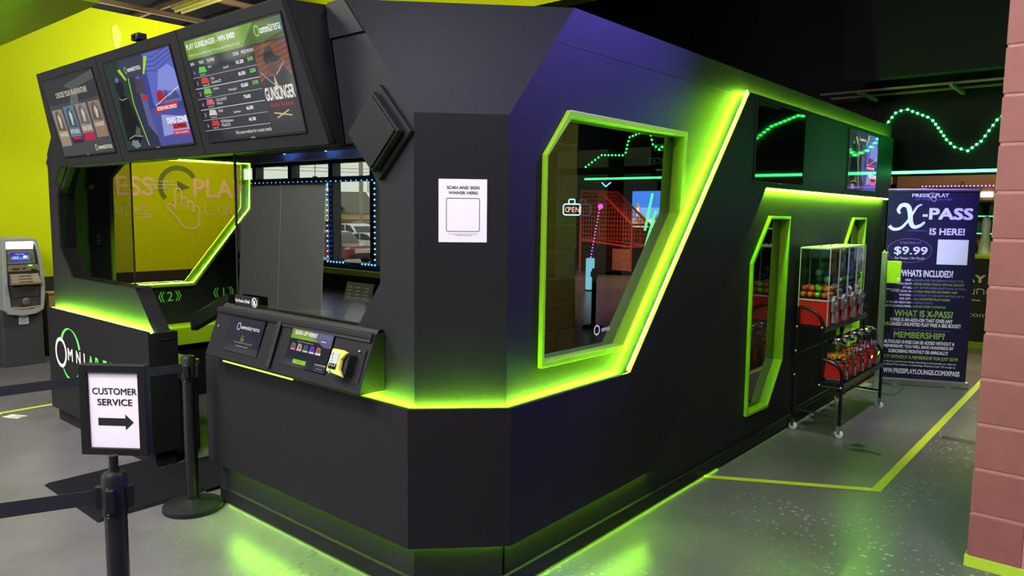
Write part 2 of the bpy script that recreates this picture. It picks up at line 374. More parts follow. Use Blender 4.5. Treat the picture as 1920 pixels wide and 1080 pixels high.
# lime wall on the left with the painted lounge name
b = MB().box(2.0, 5.6, 9.0, 9.2, 0.84, 3.79)
lw = struct(b.build('wall_left', M['lime_wall'], smooth=False), 'bright lime green wall with lounge lettering', 'wall')
b = MB().box(2.0, 5.6, 8.985, 9.2, 0.0, 0.84)
struct(b.build('baseboard_left', mat('dark_wainscot', S(42, 40, 34), 0.6), smooth=False), 'dark wainscot under the lime wall', 'wainscot')
F9 = SIDE(9.0); W9 = 0.004
cream = mat('cream_wall_paint', S(238, 205, 150), 0.6); olive = mat('olive_wall_paint', S(112, 128, 40), 0.6)
b = MB(); b.text(F9, 'PRESS', 4.0, 1.733, 3.01, 1.965, W9, 0.02, align='F' if False else 'R'); b.text(F9, 'PLAY', 4.486, 1.73, None, 1.965, W9, 0.02)
b.build('wall_lettering', cream, lw, False)
def rr(x0, x1, y0, y1, r=0.03, n=4, skip=None):
    pts = []
    for cx, cy, a in ((x1 - r, y1 - r, 0), (x0 + r, y1 - r, 90), (x0 + r, y0 + r, 180), (x1 - r, y0 + r, 270)):
        for i in range(n + 1): pts.append((cx + r * math.cos(math.radians(a + 90 * i / n)), cy + r * math.sin(math.radians(a + 90 * i / n))))
    return pts
def thin_word(b, F, word, x, y, h, wd, gap, w, wid):
    """rounded square single-line lettering; x height h"""
    for ch in word:
        r = h * 0.25
        if ch in 'GC': b.stroke(F, [(x + wd, y + h * 1.45), (x + r, y + h * 1.45), (x, y + h * 1.45 - r), (x, y + r), (x + r, y), (x + wd, y)] + ([(x + wd, y + h * 0.7), (x + wd * .5, y + h * 0.7)] if ch == 'G' else []), wid, w)
        elif ch == 'a': b.stroke(F, [(x, y + h), (x + wd - r, y + h), (x + wd, y + h - r), (x + wd, y), (x + r, y), (x, y + r), (x, y + h * .35), (x + r, y + h * .55), (x + wd, y + h * .55)], wid, w)
        elif ch in 'nm':
            b.stroke(F, [(x, y), (x, y + h), (x + wd - r, y + h), (x + wd, y + h - r), (x + wd, y)], wid, w)
            if ch == 'm': b.stroke(F, [(x + wd, y + h - r), (x + wd + r, y + h), (x + 2 * wd - r, y + h), (x + 2 * wd, y + h - r), (x + 2 * wd, y)], wid, w); x += wd
        elif ch == 'i': b.stroke(F, [(x, y), (x, y + h)], wid, w); b.stroke(F, [(x, y + h * 1.25), (x, y + h * 1.38)], wid, w); x -= wd
        elif ch == 'g': b.stroke(F, rr(x, x + wd, y, y + h, r), wid, w, True); b.stroke(F, [(x + wd, y + r), (x + wd, y - h * .25), (x + wd - r, y - h * .4), (x, y - h * .4)], wid, w)
        elif ch == 'L': b.stroke(F, [(x, y + h * 1.45), (x, y + r), (x + r, y), (x + wd, y)], wid, w)
        elif ch == 'o': b.stroke(F, rr(x, x + wd, y, y + h, r), wid, w, True)
        elif ch == 'u': b.stroke(F, [(x, y + h), (x, y + r), (x + r, y), (x + wd, y), (x + wd, y + h)], wid, w)
        elif ch == 'e': b.stroke(F, [(x + wd, y), (x + r, y), (x, y + r), (x, y + h - r), (x + r, y + h), (x + wd - r, y + h), (x + wd, y + h - r), (x + wd, y + h * .5), (x, y + h * .5)], wid, w)
        x += wd + gap
    return x
b = MB(); thin_word(b, F9, 'Gaming', 3.02, 1.516, 0.098, 0.115, 0.048, W9, 0.014)
thin_word(b, F9, 'Lounge', 4.64, 1.516, 0.098, 0.115, 0.055, W9, 0.014)
b.build('wall_lettering', cream, lw, False)
def hand_icon(b, F, cx, cy, s, wid, w):
    """outline of a pointing hand; s = full height, (cx, cy) centre"""
    T = lambda P, dw: b.stroke(F, [(cx + (x - .14) * s * .80, cy + (y - .5) * s) for x, y in P], wid, w + dw)
    T([(.09, .52), (.09, .88), (.06, .96), (-.02, 1.0), (-.08, .96), (-.10, .88), (-.10, .50), (-.14, .56), (-.28, .61), (-.35, .57), (-.34, .50), (-.10, .30), (.12, .06), (.26, .0), (.48, .0), (.60, .08), (.64, .22), (.64, .45), (.62, .53), (.54, .58), (.47, .54)], 0)
    T([(.09, .71), (.17, .78), (.25, .75), (.28, .66), (.28, .46)], .0004)
    T([(.29, .63), (.36, .68), (.43, .65), (.46, .56), (.46, .42)], .0008)
b = MB(); hand_icon(b, F9, 4.355, 1.592, 0.50, 0.022, W9 + .002); b.build('wall_lettering', cream, lw, False)
b = MB(); b.arc(F9, (4.306, 1.862), 0.225, 30, 222, 0.055, W9); b.flat(F9, [(4.29, 1.93), (4.45, 1.85), (4.29, 1.80)], W9); b.build('wall_emblem', olive, lw, False)
# plaster patch on the lime wall
b = MB(); b.flat(F9, [(3.60, 3.62), (3.66, 3.66), (3.71, 3.58), (3.70, 3.45), (3.66, 3.37), (3.62, 3.42), (3.61, 3.52)], W9); b.build('paint_patch', mat('fresh_paint_patch', S(222, 225, 70), 0.6), lw, False)
# return walls
b = MB().box(5.5, 5.6, 9.2, 15, 0, 4.25); struct(b.build('wall_return', M['dark_wall'], smooth=False))
b = MB().box(1.9, 2.0, 9.2, 16, 0, 4.25); struct(b.build('wall_return', M['dark_wall'], smooth=False))
b = MB().box(-5.2, 2.0, 16, 16.1, 0, 4.25).box(5.6, 9.2, 15, 15.1, 0, 4.25); struct(b.build('wall_left', M['dark_wall'], smooth=False))
# olive soffit over the cash machine
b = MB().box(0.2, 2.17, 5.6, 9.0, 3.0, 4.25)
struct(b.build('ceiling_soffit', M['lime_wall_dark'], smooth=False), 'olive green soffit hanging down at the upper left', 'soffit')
b = MB().box(4.12, 4.27, 2.90, 6.2, 3.02, 4.25)
struct(b.build('ceiling_soffit', M['lime_wall'], smooth=False), 'lime painted beam above the roof of the booth', 'soffit')
# dark soffit and bulkhead at the far right
b = MB().box(7.72, 7.86, -1.4, 2.3, 2.9, 4.25); struct(b.build('ceiling_soffit', M['dark_wall'], smooth=False), 'dark soffit above the corridor on the right', 'soffit')
b = MB().box(8.6, 8.75, -2.1, 4.9, 2.02, 4.25); bulk = struct(b.build('wall_bulkhead', M['dark_wall'], smooth=False), 'black bulkhead wall carrying green lights', 'wall')
b = MB(); Fb = FRONTR(8.6)
for t, v in (('GUEST', 2.40), ('SERVICES', 2.235)): b.text(Fb, t, 0.80, v, None, v + 0.085, 0.003, 0.01, align='C')
b.stroke(Fb, [(0.72, 2.16), (0.88, 2.16)], 0.02, 0.003); b.flat(Fb, [(0.88, 2.14), (0.93, 2.16), (0.88, 2.18)], 0.003)
b.build('wall_lettering', mat('grey_wall_lettering', S(190, 185, 170), 0.6), bulk, False)
# outer walls
b = MB().box(20, 20.1, -11, 5, 0, 4.25); struct(b.build('wall_far', M['dark_wall'], smooth=False))
b = MB().box(9.0, 20, 4.9, 5.0, 0, 4.25); struct(b.build('wall_far', M['dark_wall'], smooth=False))
b = MB().box(-5.2, 20, -11.1, -11, 0, 4.25); struct(b.build('wall_right', M['dark_wall'], smooth=False))
b = MB().box(-5.2, -5.0, -11, 4.6, 0, 4.25); struct(b.build('wall_back', M['dark_wall'], smooth=False))

def window_wall(x0, x1, ys, zs, ysolid, name, n, glassmat):
    """a glazed wall across X with mullions at ys and rails at zs"""
    b = MB(); ya, yb = min(ys), max(ys)
    for y in ys: b.box(x0, x1, y - 0.07, y + 0.07, zs[0], zs[-1])
    for z in zs[:-1]: b.box(x0 + .02, x1 - .02, ya, yb, z - 0.05, z + 0.05)
    f = struct(b.build(name, M['frame_dark'], smooth=False))
    g = MB().box((x0 + x1) / 2 - .005, (x0 + x1) / 2 + .005, ya, yb, zs[0], zs[-1]); g.build('glass_pane', glassmat, f, False)
    b = MB().box(x0, x1, ya - .1, yb + .1, 0, zs[0] - .05).box(x0, x1, ya - .1, yb + .1, zs[-1], 4.25)
    if ysolid: b.box(x0, x1, ysolid[0], ysolid[1], 0, 4.25)
    struct(b.build(name.replace('window', 'wall').replace('_1', '_storefront').replace('_2', '_rear'), M['dark_wall'], smooth=False))
    return f
win1 = window_wall(-5.2, -5.0, [4.7, 6.0, 7.25, 8.5, 9.75, 11.04, 12.33, 13.75, 15.15, 16.0], [0.52, 2.20, 2.52], None, 'window_1', 1, M['glass_store'])
win1['label'] = 'dark framed storefront windows seen mirrored in the booth glass'
win2 = window_wall(9.0, 9.2, [4.95, 5.75, 6.95, 8.2, 9.5, 10.8, 12.1, 13.5, 15.0], [0.52, 2.20, 2.52], None, 'window_2', 2, M['glass_dark'])
win2['label'] = 'dark tinted windows beyond the back of the booth'
# lime sill and metal valance of the storefront
b = MB().box(-5.0, -4.85, 4.7, 16, 0.34, 0.44); struct(b.build('trim_1', M['lime'], smooth=False), 'lime ledge under the storefront windows', 'ledge')
b = MB().box(-5.0, -4.80, 4.7, 16, 2.58, 2.74).box(-5.0, -4.84, 4.7, 16, 2.74, 2.90)
struct(b.build('trim_2', mat('grey_valance', S(205, 205, 212), 0.5), smooth=False), 'grey valance over the storefront windows', 'valance')
for y in (10.9, 12.0, 13.4): lamp('blue_valance_lamp', 'POINT', (-4.66, y, 2.74), 5, (0.1, 0.25, 1.0), 0.03)
def led_dots(name, pts, r, material, label, cat, step, parent=None, cable=None, limit=100):
    """bulbs strung along a polyline"""
    out = []; acc = 0
    for i in range(len(pts) - 1):
        a = Vector(pts[i]); c = Vector(pts[i + 1]); L = (c - a).length; k = max(1, int(round(L / step)))
        out += [a.lerp(c, j / k) for j in range(k)]
    out.append(Vector(pts[-1]))
    t = thing(name, label, cat, out[0])
    cb = MB().tube(pts, r * 0.35, 5); cb.build('cable', cable or M['black_plastic'], t)
    proto = None
    for q in out[:limit]:
        if proto is None: proto = MB().sphere(q, r, 8, 5).build('bulb', material, t, origin=q); base = q
        else:
            o = proto.copy(); COL.objects.link(o); o.location = q
    if len(out) > limit:
        bb = MB()
        for q in out[limit:]: bb.sphere(q, r, 6, 4)
        o = bb.build('bulb', material, t); o['kind'] = 'stuff'
    return t
xs = -4.96
led_dots('string_light', [(xs, 15.2, 2.16), (xs, 12.42, 2.16), (xs, 11.14, 2.16), (xs, 9.9, 2.16)], 0.011, M['blue_led'], 'blue string of lights along the top rail of the storefront windows', 'string lights', 0.16)
led_dots('string_light', [(xs, 12.40, 2.10), (xs, 12.40, 0.56), (xs, 11.9, 0.56)], 0.016, M['blue_led'], 'blue string of lights hanging down the window mullion left of the white pickup', 'string lights', 0.10)
led_dots('string_light', [(xs, 10.92, 2.10), (xs, 10.92, 0.56), (xs, 11.3, 0.56)], 0.016, M['blue_led'], 'blue string of lights down the window mullion at the right edge of the booth opening', 'string lights', 0.10)
led_dots('string_light', [(xs, 8.4, 2.10), (xs, 8.4, 0.56)], 0.016, M['blue_led'], 'blue string of lights down a storefront mullion, mirrored in the leaderboard screen', 'string lights', 0.10)

# ------------------------------------------------------------------ the booth
XF, YS = 1.97, 1.913
booth = thing('arena_booth', 'big dark angular game booth with lime light edges on the concrete floor', 'booth', (2.1, 2.1, 0))
F = FRONT(XF)
outer = [(2.17, .78), (2.17, 1.979), (2.59, 2.475), (5.73, 2.475), (6.14, 1.979), (6.14, .80), (4.46, .80), (4.74, 1.10), (5.73, 1.10), (5.94, 1.30), (5.94, 1.69), (5.80, 1.88), (2.51, 1.88), (2.377, 1.69), (2.377, 1.3), (2.53, 1.10), (3.57, 1.10), (3.85, .80)]
MB().poly(F, outer, 0, -0.10).build('front_wall', M['booth'], booth, False)
MB().poly(FRONT(XF - .012), [(2.46, 2.325), (2.70, 2.325), (2.70, 2.475), (2.59, 2.475)], 0, -0.011).build('top_fascia', M['booth'], booth, False)
c0, c1 = (1.97, 2.17), (2.24, 1.913)
MB().hexa([(1.97, 2.17, .78), (2.24, 1.913, .78), (2.30, 2.0, .78), (2.06, 2.23, .78)], [(1.97, 2.17, 1.979), (2.24, 1.913, 1.979), (2.30, 2.0, 1.979), (2.06, 2.23, 1.979)]).build('corner_panel', M['booth'], booth, False)
MB().hexa([(1.97, 2.17, 1.979), (2.24, 1.913, 1.979), (2.34, 2.0, 1.979), (2.06, 2.25, 1.979)], [(1.97, 2.59, 2.475), (2.667, 1.913, 2.475), (2.75, 2.0, 2.475), (2.06, 2.62, 2.475)]).build('corner_slope', M['booth'], booth, False)
# left chamfer of the booth, mirror image
MB().hexa([(1.97, 6.14, 0), (2.24, 6.397, 0), (2.30, 6.30, 0), (2.06, 6.06, 0)], [(1.97, 6.14, 1.979), (2.24, 6.397, 1.979), (2.30, 6.30, 1.979), (2.06, 6.06, 1.979)]).build('corner_panel', M['booth'], booth, False)
MB().hexa([(1.97, 6.14, 1.979), (2.24, 6.397, 1.979), (2.34, 6.31, 1.979), (2.06, 6.06, 1.979)], [(1.97, 5.72, 2.475), (2.667, 6.397, 2.475), (2.75, 6.31, 2.475), (2.06, 5.69, 2.475)]).build('corner_slope', M['booth'], booth, False)
W1 = [(2.444, .934), (3.119, .923), (3.689, 1.595), (3.706, 2.039), (2.622, 2.037), (2.455, 1.838)]
W1i = [(2.462, .957), (3.098, .949), (3.640, 1.603), (3.672, 2.012), (2.636, 2.011), (2.468, 1.832)]
W2 = [(4.691, .25), (5.064, .242), (5.311, .543), (5.339, 1.587), (4.966, 1.59), (4.683, 1.283)]
W3 = [(6.64, .25), (7.01, .242), (7.26, .543), (7.29, 1.581), (6.906, 1.581), (6.635, 1.28)]
def inset(P, d):
    c = Vector((sum(p[0] for p in P) / len(P), sum(p[1] for p in P) / len(P))); out = []; n = len(P)
    for i in range(n):
        a, q, e = Vector(P[i - 1]), Vector(P[i]), Vector(P[(i + 1) % n])
        n1 = (q - a).normalized(); n2 = (e - q).normalized(); n1 = Vector((-n1.y, n1.x)); n2 = Vector((-n2.y, n2.x))
        if n1.dot(c - q) < 0: n1 = -n1
        if n2.dot(c - q) < 0: n2 = -n2
        bis = n1 + n2; k = d / max(.2, bis.dot(n1)); out.append((q.x + bis.x * k, q.y + bis.y * k))
    return out
G = SIDE(YS)
side = [(2.24, .0), (2.24, 1.979), (2.667, 2.475), (8.05, 2.475), (8.05, 0)]
MB().poly(G, side, 0, -0.09, [inset(W1, .004), inset(W2, .004), inset(W3, .004)]).build('side_wall', M['booth'], booth, False)
for P, Pi in ((W1, W1i), (W2, inset(W2, .02)), (W3, inset(W3, .02))):
    fr = MB().poly(G, P, .022, -.10, [Pi]).build('window_frame', M['lime_frame'], booth, False, bevel=.002)
    MB().poly(G, inset(Pi, -.003), -.040, -.046).build('glass_pane', M['glass_side'], fr, False)
b = MB(); b.arc(G, (2.95, 1.035), .022, 0, 360, .008, -.036, 24); b.text(G, 'omni', 2.99, 1.022, None, 1.046, -.036, .02)
b.build('window_emblem', mat('cream_vinyl', S(240, 240, 190), .5, emit=S(240, 240, 190), strength=.0), booth, False)
# the same openings in the far wall of the booth
Gl = Fr((0, 6.31, 0), (1, 0, 0), (0, 0, 1), (0, -1, 0))
lwall = MB().poly(Gl, [(2.24, 0), (2.24, 1.979), (2.667, 2.475), (8.05, 2.475), (8.05, 0)], 0, -.09, [inset(W1, .004)]).build('inner_wall', mat('inner_booth_wall', S(30, 34, 32), 0.4), booth, False)
frl = MB().poly(Gl, W1, .03, -.12, [inset(W1, .022)]).build('window_frame', M['lime_frame'], booth, False)
MB().poly(Gl, inset(W1, .018), -.05, -.056).build('glass_pane', M['glass_inner'], frl, False)
b = MB(); b.tube([Gl(u, v, .026) for u, v in (lambda q: [q[0], q[1], q[2], q[3], q[4]])(inset(W1, .030))], .0016, 6); b.build('led_strip', M['led_floor'], frl)
# inner marks on the far wall, given a faint glow of their own
gm = mat('self_lit_green_marking', S(90, 190, 40), 0.5, emit=S(90, 190, 40), strength=.25)
for u, t in ((2.91, '2'), (3.40, '1')):
    b = MB()
    for sgn in (-1, 1):
        for d in (.050, .072): b.stroke(Gl, [(u + sgn * d, .885), (u + sgn * (d + .022), .84), (u + sgn * d, .795)], .008, .003)
    b.text(Gl, t, u, .80, None, .88, .003, align='C')
    b.build('wall_marking', gm, lwall, False)
Gm = Fr((0, 8.992, 0), (-1, 0, 0), (0, 0, 1), (0, -1, 0)); b = MB()
for k, (t, wd) in enumerate((('This station is not active', .27), ('See the front attendant and speak with an', .37), ('operator to start', .20))): b.text(Gm, t, -4.10 - wd / 2, 1.905 - k * .044, -4.10 + wd / 2, 1.930 - k * .044, .0, .02, align='F')
b.build('small_lettering', M['logo_white'], lw, False)
MB().poly(WORLD, [(2.08, 2.75), (2.85, 2.02), (8.0, 2.02), (8.0, 6.3), (2.85, 6.3), (2.08, 5.56)], 2.40, 2.44).build('shade_roof_panel', M['dark_wall'], booth, False)  # roof added to keep the booth interior dark
# panels standing proud of the walls
T = .018
PS = [(2.217, .231), (2.217, .813), (3.129, .812), (4.45, 2.346), (7.95, 2.349), (7.95, 1.768), (4.777, 1.774), (3.575, .413), (3.421, .242)]
MB().poly(SIDE(1.863), PS, 0, -T).build('side_panel', M['booth_flat'], booth, False, bevel=.002)
# filler added behind the header so its light strip shines only downward
MB().poly(SIDE(1.863), [(4.80, 1.80), (7.93, 1.795), (7.93, 2.32), (4.80, 2.32)], -T, -.0495).build('header_light_stop', M['booth_flat'], booth, False)
def wedge(z0, z1, d, name, left=True, m=None):
    """front + corner lower cladding with its inner side on the recessed wall"""
    a = [(1.92, 3.776), (1.92, 2.156), (2.217, 1.863), (2.217, 1.863 + d), (1.92 + d * 1.0, 2.156 + d * .41), (1.92 + d, 3.776)]
    return MB().hexa([(x, y, z0) for x, y in a], [(x, y, z1) for x, y in a]).build(name, m or M['booth_flat'], booth, False, bevel=.002)
wedge(.231, .812, T, 'counter_panel')
# counter ledge joining panel and wall
MB().hexa([(1.938, 3.776, .775), (1.938, 2.165, .775), (2.23, 1.881, .775), (2.24, 1.913, .775), (1.97, 2.17, .775), (1.97, 3.776, .775)], [(1.938, 3.776, .785), (1.938, 2.165, .785), (2.23, 1.881, .785), (2.24, 1.913, .785), (1.97, 2.17, .785), (1.97, 3.776, .785)]).build('counter_ledge', M['booth_flat'], booth, False)
MB().box(1.985, 2.62, 3.60, 3.774, .0, .80).build('counter_end', M['booth_flat'], booth, False)
MB().box(2.10, 2.70, 2.2, 3.776, .93, .96).build('desk_top', M['black'], booth, False)
# recessed kick with its lower rail
kick = [(1.97, 3.72), (1.97, 2.175), (2.226, 1.913), (2.226, 2.0), (2.05, 2.25), (2.05, 3.72)]
MB().hexa([(x, y, 0) for x, y in kick], [(x, y, .78) for x, y in kick]).build('kick_board', M['booth'], booth, False)
k2 = [(1.952, 3.72), (1.952, 2.167), (2.218, 1.895), (8.05, 1.895), (8.05, 1.913), (2.226, 1.913), (1.97, 2.175), (1.97, 3.72)]
b = MB()
for i in range(3):
    p, q = k2[i], k2[i + 1]; p2, q2 = k2[7 - i], k2[6 - i]
    b.hexa([(p[0], p[1], .014), (q[0], q[1], .014), (q2[0], q2[1], .014), (p2[0], p2[1], .014)], [(p[0], p[1], .085), (q[0], q[1], .085), (q2[0], q2[1], .085), (p2[0], p2[1], .085)])
b.build('kick_rail', M['booth_flat'], booth, False)
# panel joints
for x, z0, z1 in ((4.40, 1.95, 2.475), (5.15, .085, 1.70), (3.35, .55, .93), (3.55, 1.42, 2.32)): MB().rect(G, x - .0012, x + .0012, z0, z1, .0012).build('panel_joint', M['black'], booth, False)
MB().stroke(G, [(2.545, 2.312), (4.5, 2.322)], .003, .0012).build('panel_joint', M['black'], booth, False)
MB().rect(SIDE(1.863), 5.8988, 5.9012, 1.77, 2.35, .0012).build('panel_joint', M['black'], booth, False)
# left counter with the emblem
MB().box(1.92, 2.10, 4.466, 6.155, .10, .846).build('counter_panel', M['booth_flat'], booth, False, bevel=.003)
MB().box(1.955, 2.08, 4.50, 6.12, 0, .10).build('kick_board', M['booth_flat'], booth, False)
Fl = FRONTR(1.92)
b = MB(); b.arc(Fl, (-5.90, .545), .098, 0, 360, .026, .004, 32); b.build('emblem_lettering', M['logo_white'], booth, False)
b = MB()
for t, u0, u1 in (('M', -5.768, -5.675), ('N', -5.612, -5.532), ('I', -5.474, -5.456)): MB().text(Fl, t, u0, .505, u1, .595, .004, .02, align='F').build('emblem_letter', M['logo_white'], booth, False)
for t, u0, u1 in (('A', -5.39, -5.31), ('R', -5.275, -5.205), ('E', -5.145, -5.085), ('N', -5.03, -4.955), ('A', -4.92, -4.84)): MB().text(Fl, t, u0, .505, u1, .593, .004, .03, align='F').build('emblem_letter', M['logo_green'], booth, False)
b = MB()
b.arc(Fl, (-5.725, .55), .185, 150, 18, (.004, .036), .003, 30); b.arc(Fl, (-5.725, .55), .185, 212, 330, (.03, .010), .003, 30)
b.build('emblem_lettering', M['logo_green'], booth, False)
# light strips, each tucked behind the edge of its panel
def strip(pts, r, m, name='led_strip'): return MB().tube(pts, r, 6).build(name, m, booth)
strip([(1.947, 3.60, .8045), (1.947, 2.166, .8045), (2.228, 1.886, .8045)], .0028, M['led'])
strip([(1.9165, 3.58, .809), (1.9165, 2.95, .809)], .0035, M['led_kiosk'])
strip([(2.24, 1.886, .8045), (3.125, 1.886, .8045)], .0028, M['led'])
strip([(3.124, 1.880, .822), (4.443, 1.880, 2.354)], .0028, M['led'])
strip([(4.455, 1.893, 2.345), (7.93, 1.893, 2.345)], .003, M['led_soft'])
strip([(4.79, 1.873, 1.764), (7.90, 1.873, 1.760)], .003, M['led_header'])
strip([(1.964, 3.66, .010), (1.964, 2.173, .010), (2.223, 1.907, .010), (4.3, 1.907, .010)], .0025, M['led_toe'])
strip([(1.958, 3.62, .240), (1.958, 2.172, .240), (2.222, 1.902, .240), (3.41, 1.902, .250)], .004, M['led_floor'])
MB().box(1.92, 1.934, 4.466, 6.155, .846, .858).build('strip_shield_lip', M['booth_flat'], booth, False)  # lip added to keep strip light off the sign post
strip([(1.948, 6.14, .850), (1.948, 4.48, .850)], .0028, M['led'])
strip([(2.02, 6.10, .09), (2.02, 4.52, .09)], .004, M['led_floor'])
# front glass
pane = MB().poly(FRONT(XF - .012), [(4.716, 1.10), (4.716, 1.876), (5.79, 1.876), (5.945, 1.69), (5.945, 1.30), (5.73, 1.10)], 0, -.006).build('glass_pane', M['glass_front'], booth, False)
pane2 = MB().poly(FRONT(XF + .012), [(3.53, 1.09), (3.53, 1.876), (2.515, 1.876), (2.37, 1.69), (2.37, 1.30), (2.53, 1.09)], 0, -.006).build('glass_pane', M['glass_front'], booth, False)
MB().box(1.958, 1.966, 4.708, 4.718, 1.10, 1.876).build('pane_edge', M['black'], booth, False)
MB().box(1.980, 1.990, 3.528, 3.538, 1.09, 1.876).build('pane_edge', M['black'], booth, False)
# interior ledges in lime
MB().box(2.30, 4.4, 6.02, 6.30, .46, .60).build('inner_ledge', M['lime'], booth, False)
MB().box(2.30, 4.4, 6.05, 6.30, .0, .40).build('inner_cabinet', M['black'], booth, False)
MB().hexa([(2.11, 4.55, .575), (2.35, 4.70, .575), (2.33, 5.25, .575), (2.11, 5.9, .575)], [(2.11, 4.55, .60), (2.35, 4.70, .60), (2.33, 5.25, .60), (2.11, 5.9, .60)]).build('inner_ledge', M['lime'], booth, False)
pl_ = [(2.115, 4.56), (2.34, 4.71), (2.32, 5.24), (2.115, 5.88)]
MB().hexa([(x, y, 0) for x, y in pl_], [(x, y, .575) for x, y in pl_]).build('inner_cabinet', M['black'], booth, False)

# ------------------------------------------------------------------ screen header over the opening
hdr = thing('screen_header', 'dark tilted header box holding three screens above the booth opening', 'header', (1.9, 4.2, 1.87))
TX = lambda z: 1.864 - (z - 1.933) * .245
FT = Fr((TX(1.87), 0, 1.87), (0, -1, 0), (TX(2.87) - TX(1.87), 0, 1.0)); FT.n = Vector((-1, 0, -.245)).normalized()
ht = math.sqrt(1 + .245 ** 2)
def zt(z): return (z - 1.87) * ht
bays = [(-5.66, -5.535, -4.612, -4.586), (-4.606, -4.580, -3.632, -3.612), (-3.626, -3.606, -2.59, -2.71)]
TVS = [(-5.478, -4.668), (-4.503, -3.704), (-3.552, -2.728)]
for (a0, a1, b0, b1), (t0, t1) in zip(bays, TVS):
    MB().poly(FT, [(a0, 0), (b0, 0), (b1, zt(2.452)), (a1, zt(2.452))], 0, -.03, [[(t0 - .006, zt(1.922)), (t1 + .006, zt(1.922)), (t1 + .006, zt(2.402)), (t0 - .006, zt(2.402))]]).build('bezel_panel', M['booth_flat'], hdr, False, bevel=.0015)
def P3(u, z, dx=0): return (TX(z) + dx, -u, z)
MB().hexa([P3(-2.592, 1.871, .03), P3(-2.61, 1.871, .03), (1.96, 2.61, 1.871), (1.96, 2.592, 1.871)], [P3(-2.712, 2.452, .03), P3(-2.73, 2.452, .03), (1.96, 2.73, 2.47), (1.96, 2.712, 2.47)]).build('end_panel', M['booth_flat'], hdr, False)
MB().hexa([P3(-5.658, 1.871, .03), P3(-5.64, 1.871, .03), (1.96, 5.64, 1.871), (1.96, 5.658, 1.871)], [P3(-5.533, 2.452, .03), P3(-5.515, 2.452, .03), (1.96, 5.515, 2.47), (1.96, 5.533, 2.47)]).build('end_panel', M['booth_flat'], hdr, False)
MB().box(1.91, 1.965, 2.62, 5.63, 1.872, 1.885).build('soffit_panel', M['booth_flat'], hdr, False)
MB().hexa([P3(-2.74, 2.44, .03), P3(-5.50, 2.44, .03), (1.96, 5.50, 2.455), (1.96, 2.74, 2.455)], [P3(-2.74, 2.452, .03), P3(-5.50, 2.452, .03), (1.96, 5.50, 2.467), (1.96, 2.74, 2.467)]).build('top_panel', M['booth_flat'], hdr, False)
# small tracking camera on top
t = thing('tracking_camera', 'small black camera perched on top of the screen header', 'camera', (1.76, 4.06, 2.455))
MB().box(1.735, 1.785, 4.02, 4.10, 2.468, 2.502).build('housing', M['black_plastic'], t, bevel=.004)
MB().lathe(Fr((1.735, 4.06, 2.485), (0, 1, 0), (0, 0, 1), (-1, 0, 0)), [(.011, 0), (.011, .006), (.007, .007)], 12).build('lens', M['screen_off'], t)
MB().box(1.75, 1.775, 4.05, 4.07, 2.452, 2.468).build('foot', M['black_plastic'], t)
# ------------------------------------------------------------------ pictures shown on the screens
SC = {}
def sm(r, g, b, k=1.0):
    key = (r, g, b, k)
    if key not in SC: SC[key] = screen_mat('screen_colour', S(r, g, b), k)
    return SC[key]
class Art:
    """coloured shapes in a 0..w x 0..h screen frame; each colour goes to its own slot of one mesh"""
    def __init__(s, F, w, h): s.F = F; s.w = w; s.h = h; s.b = MB(); s.m = []; s.z = .0008
    def c(s, *rgb):
        m = sm(*rgb)
        if m not in s.m: s.m.append(m)
        s.b.cur = s.m.index(m); s.z += .00002; return s
    def rect(s, u0, v0, u1, v1): s.b.rect(s.F, u0 * s.w, u1 * s.w, v0 * s.h, v1 * s.h, s.z); return s
    def poly(s, P): s.b.flat(s.F, [(u * s.w, v * s.h) for u, v in P], s.z); return s
    def text(s, t, u0, v0, v1, u1=None, bold=0.0, align='L', shear=0):
        s.b.text(s.F, t, u0 * s.w, v0 * s.h, None if u1 is None else u1 * s.w, v1 * s.h, s.z, bold, shear, 'F' if u1 is not None else align, 1.0, .00001); s.z += .00004; return s
    def line(s, P, wd): s.b.stroke(s.F, [(u * s.w, v * s.h) for u, v in P], wd * s.h, s.z); return s
    def ring(s, u, v, r, wd): s.b.arc(s.F, (u * s.w, v * s.h), r * s.h, 0, 360, wd * s.h, s.z, 20, r * s.h * 1.2); return s
    def disc(s, u, v, ru, rv): s.b.disc(s.F, (u * s.w, v * s.h), ru * s.w, s.z, 18, rv * s.h); return s
    def build(s, parent): return s.b.build('screen_picture', s.m, parent, False, recalc=False)
def omni(a, u0, v0, h, wd, ca=(235, 240, 235), cg=(150, 220, 40)):
    a.c(*cg).ring(u0 + wd * .09, v0 + h * .5, h * .55, h * .16)
    a.c(*ca).text('omni', u0 + wd * .21, v0, v0 + h, u0 + wd * .58, .02); a.c(*ca).text('arena', u0 + wd * .60, v0, v0 + h * .85, u0 + wd, -.005)
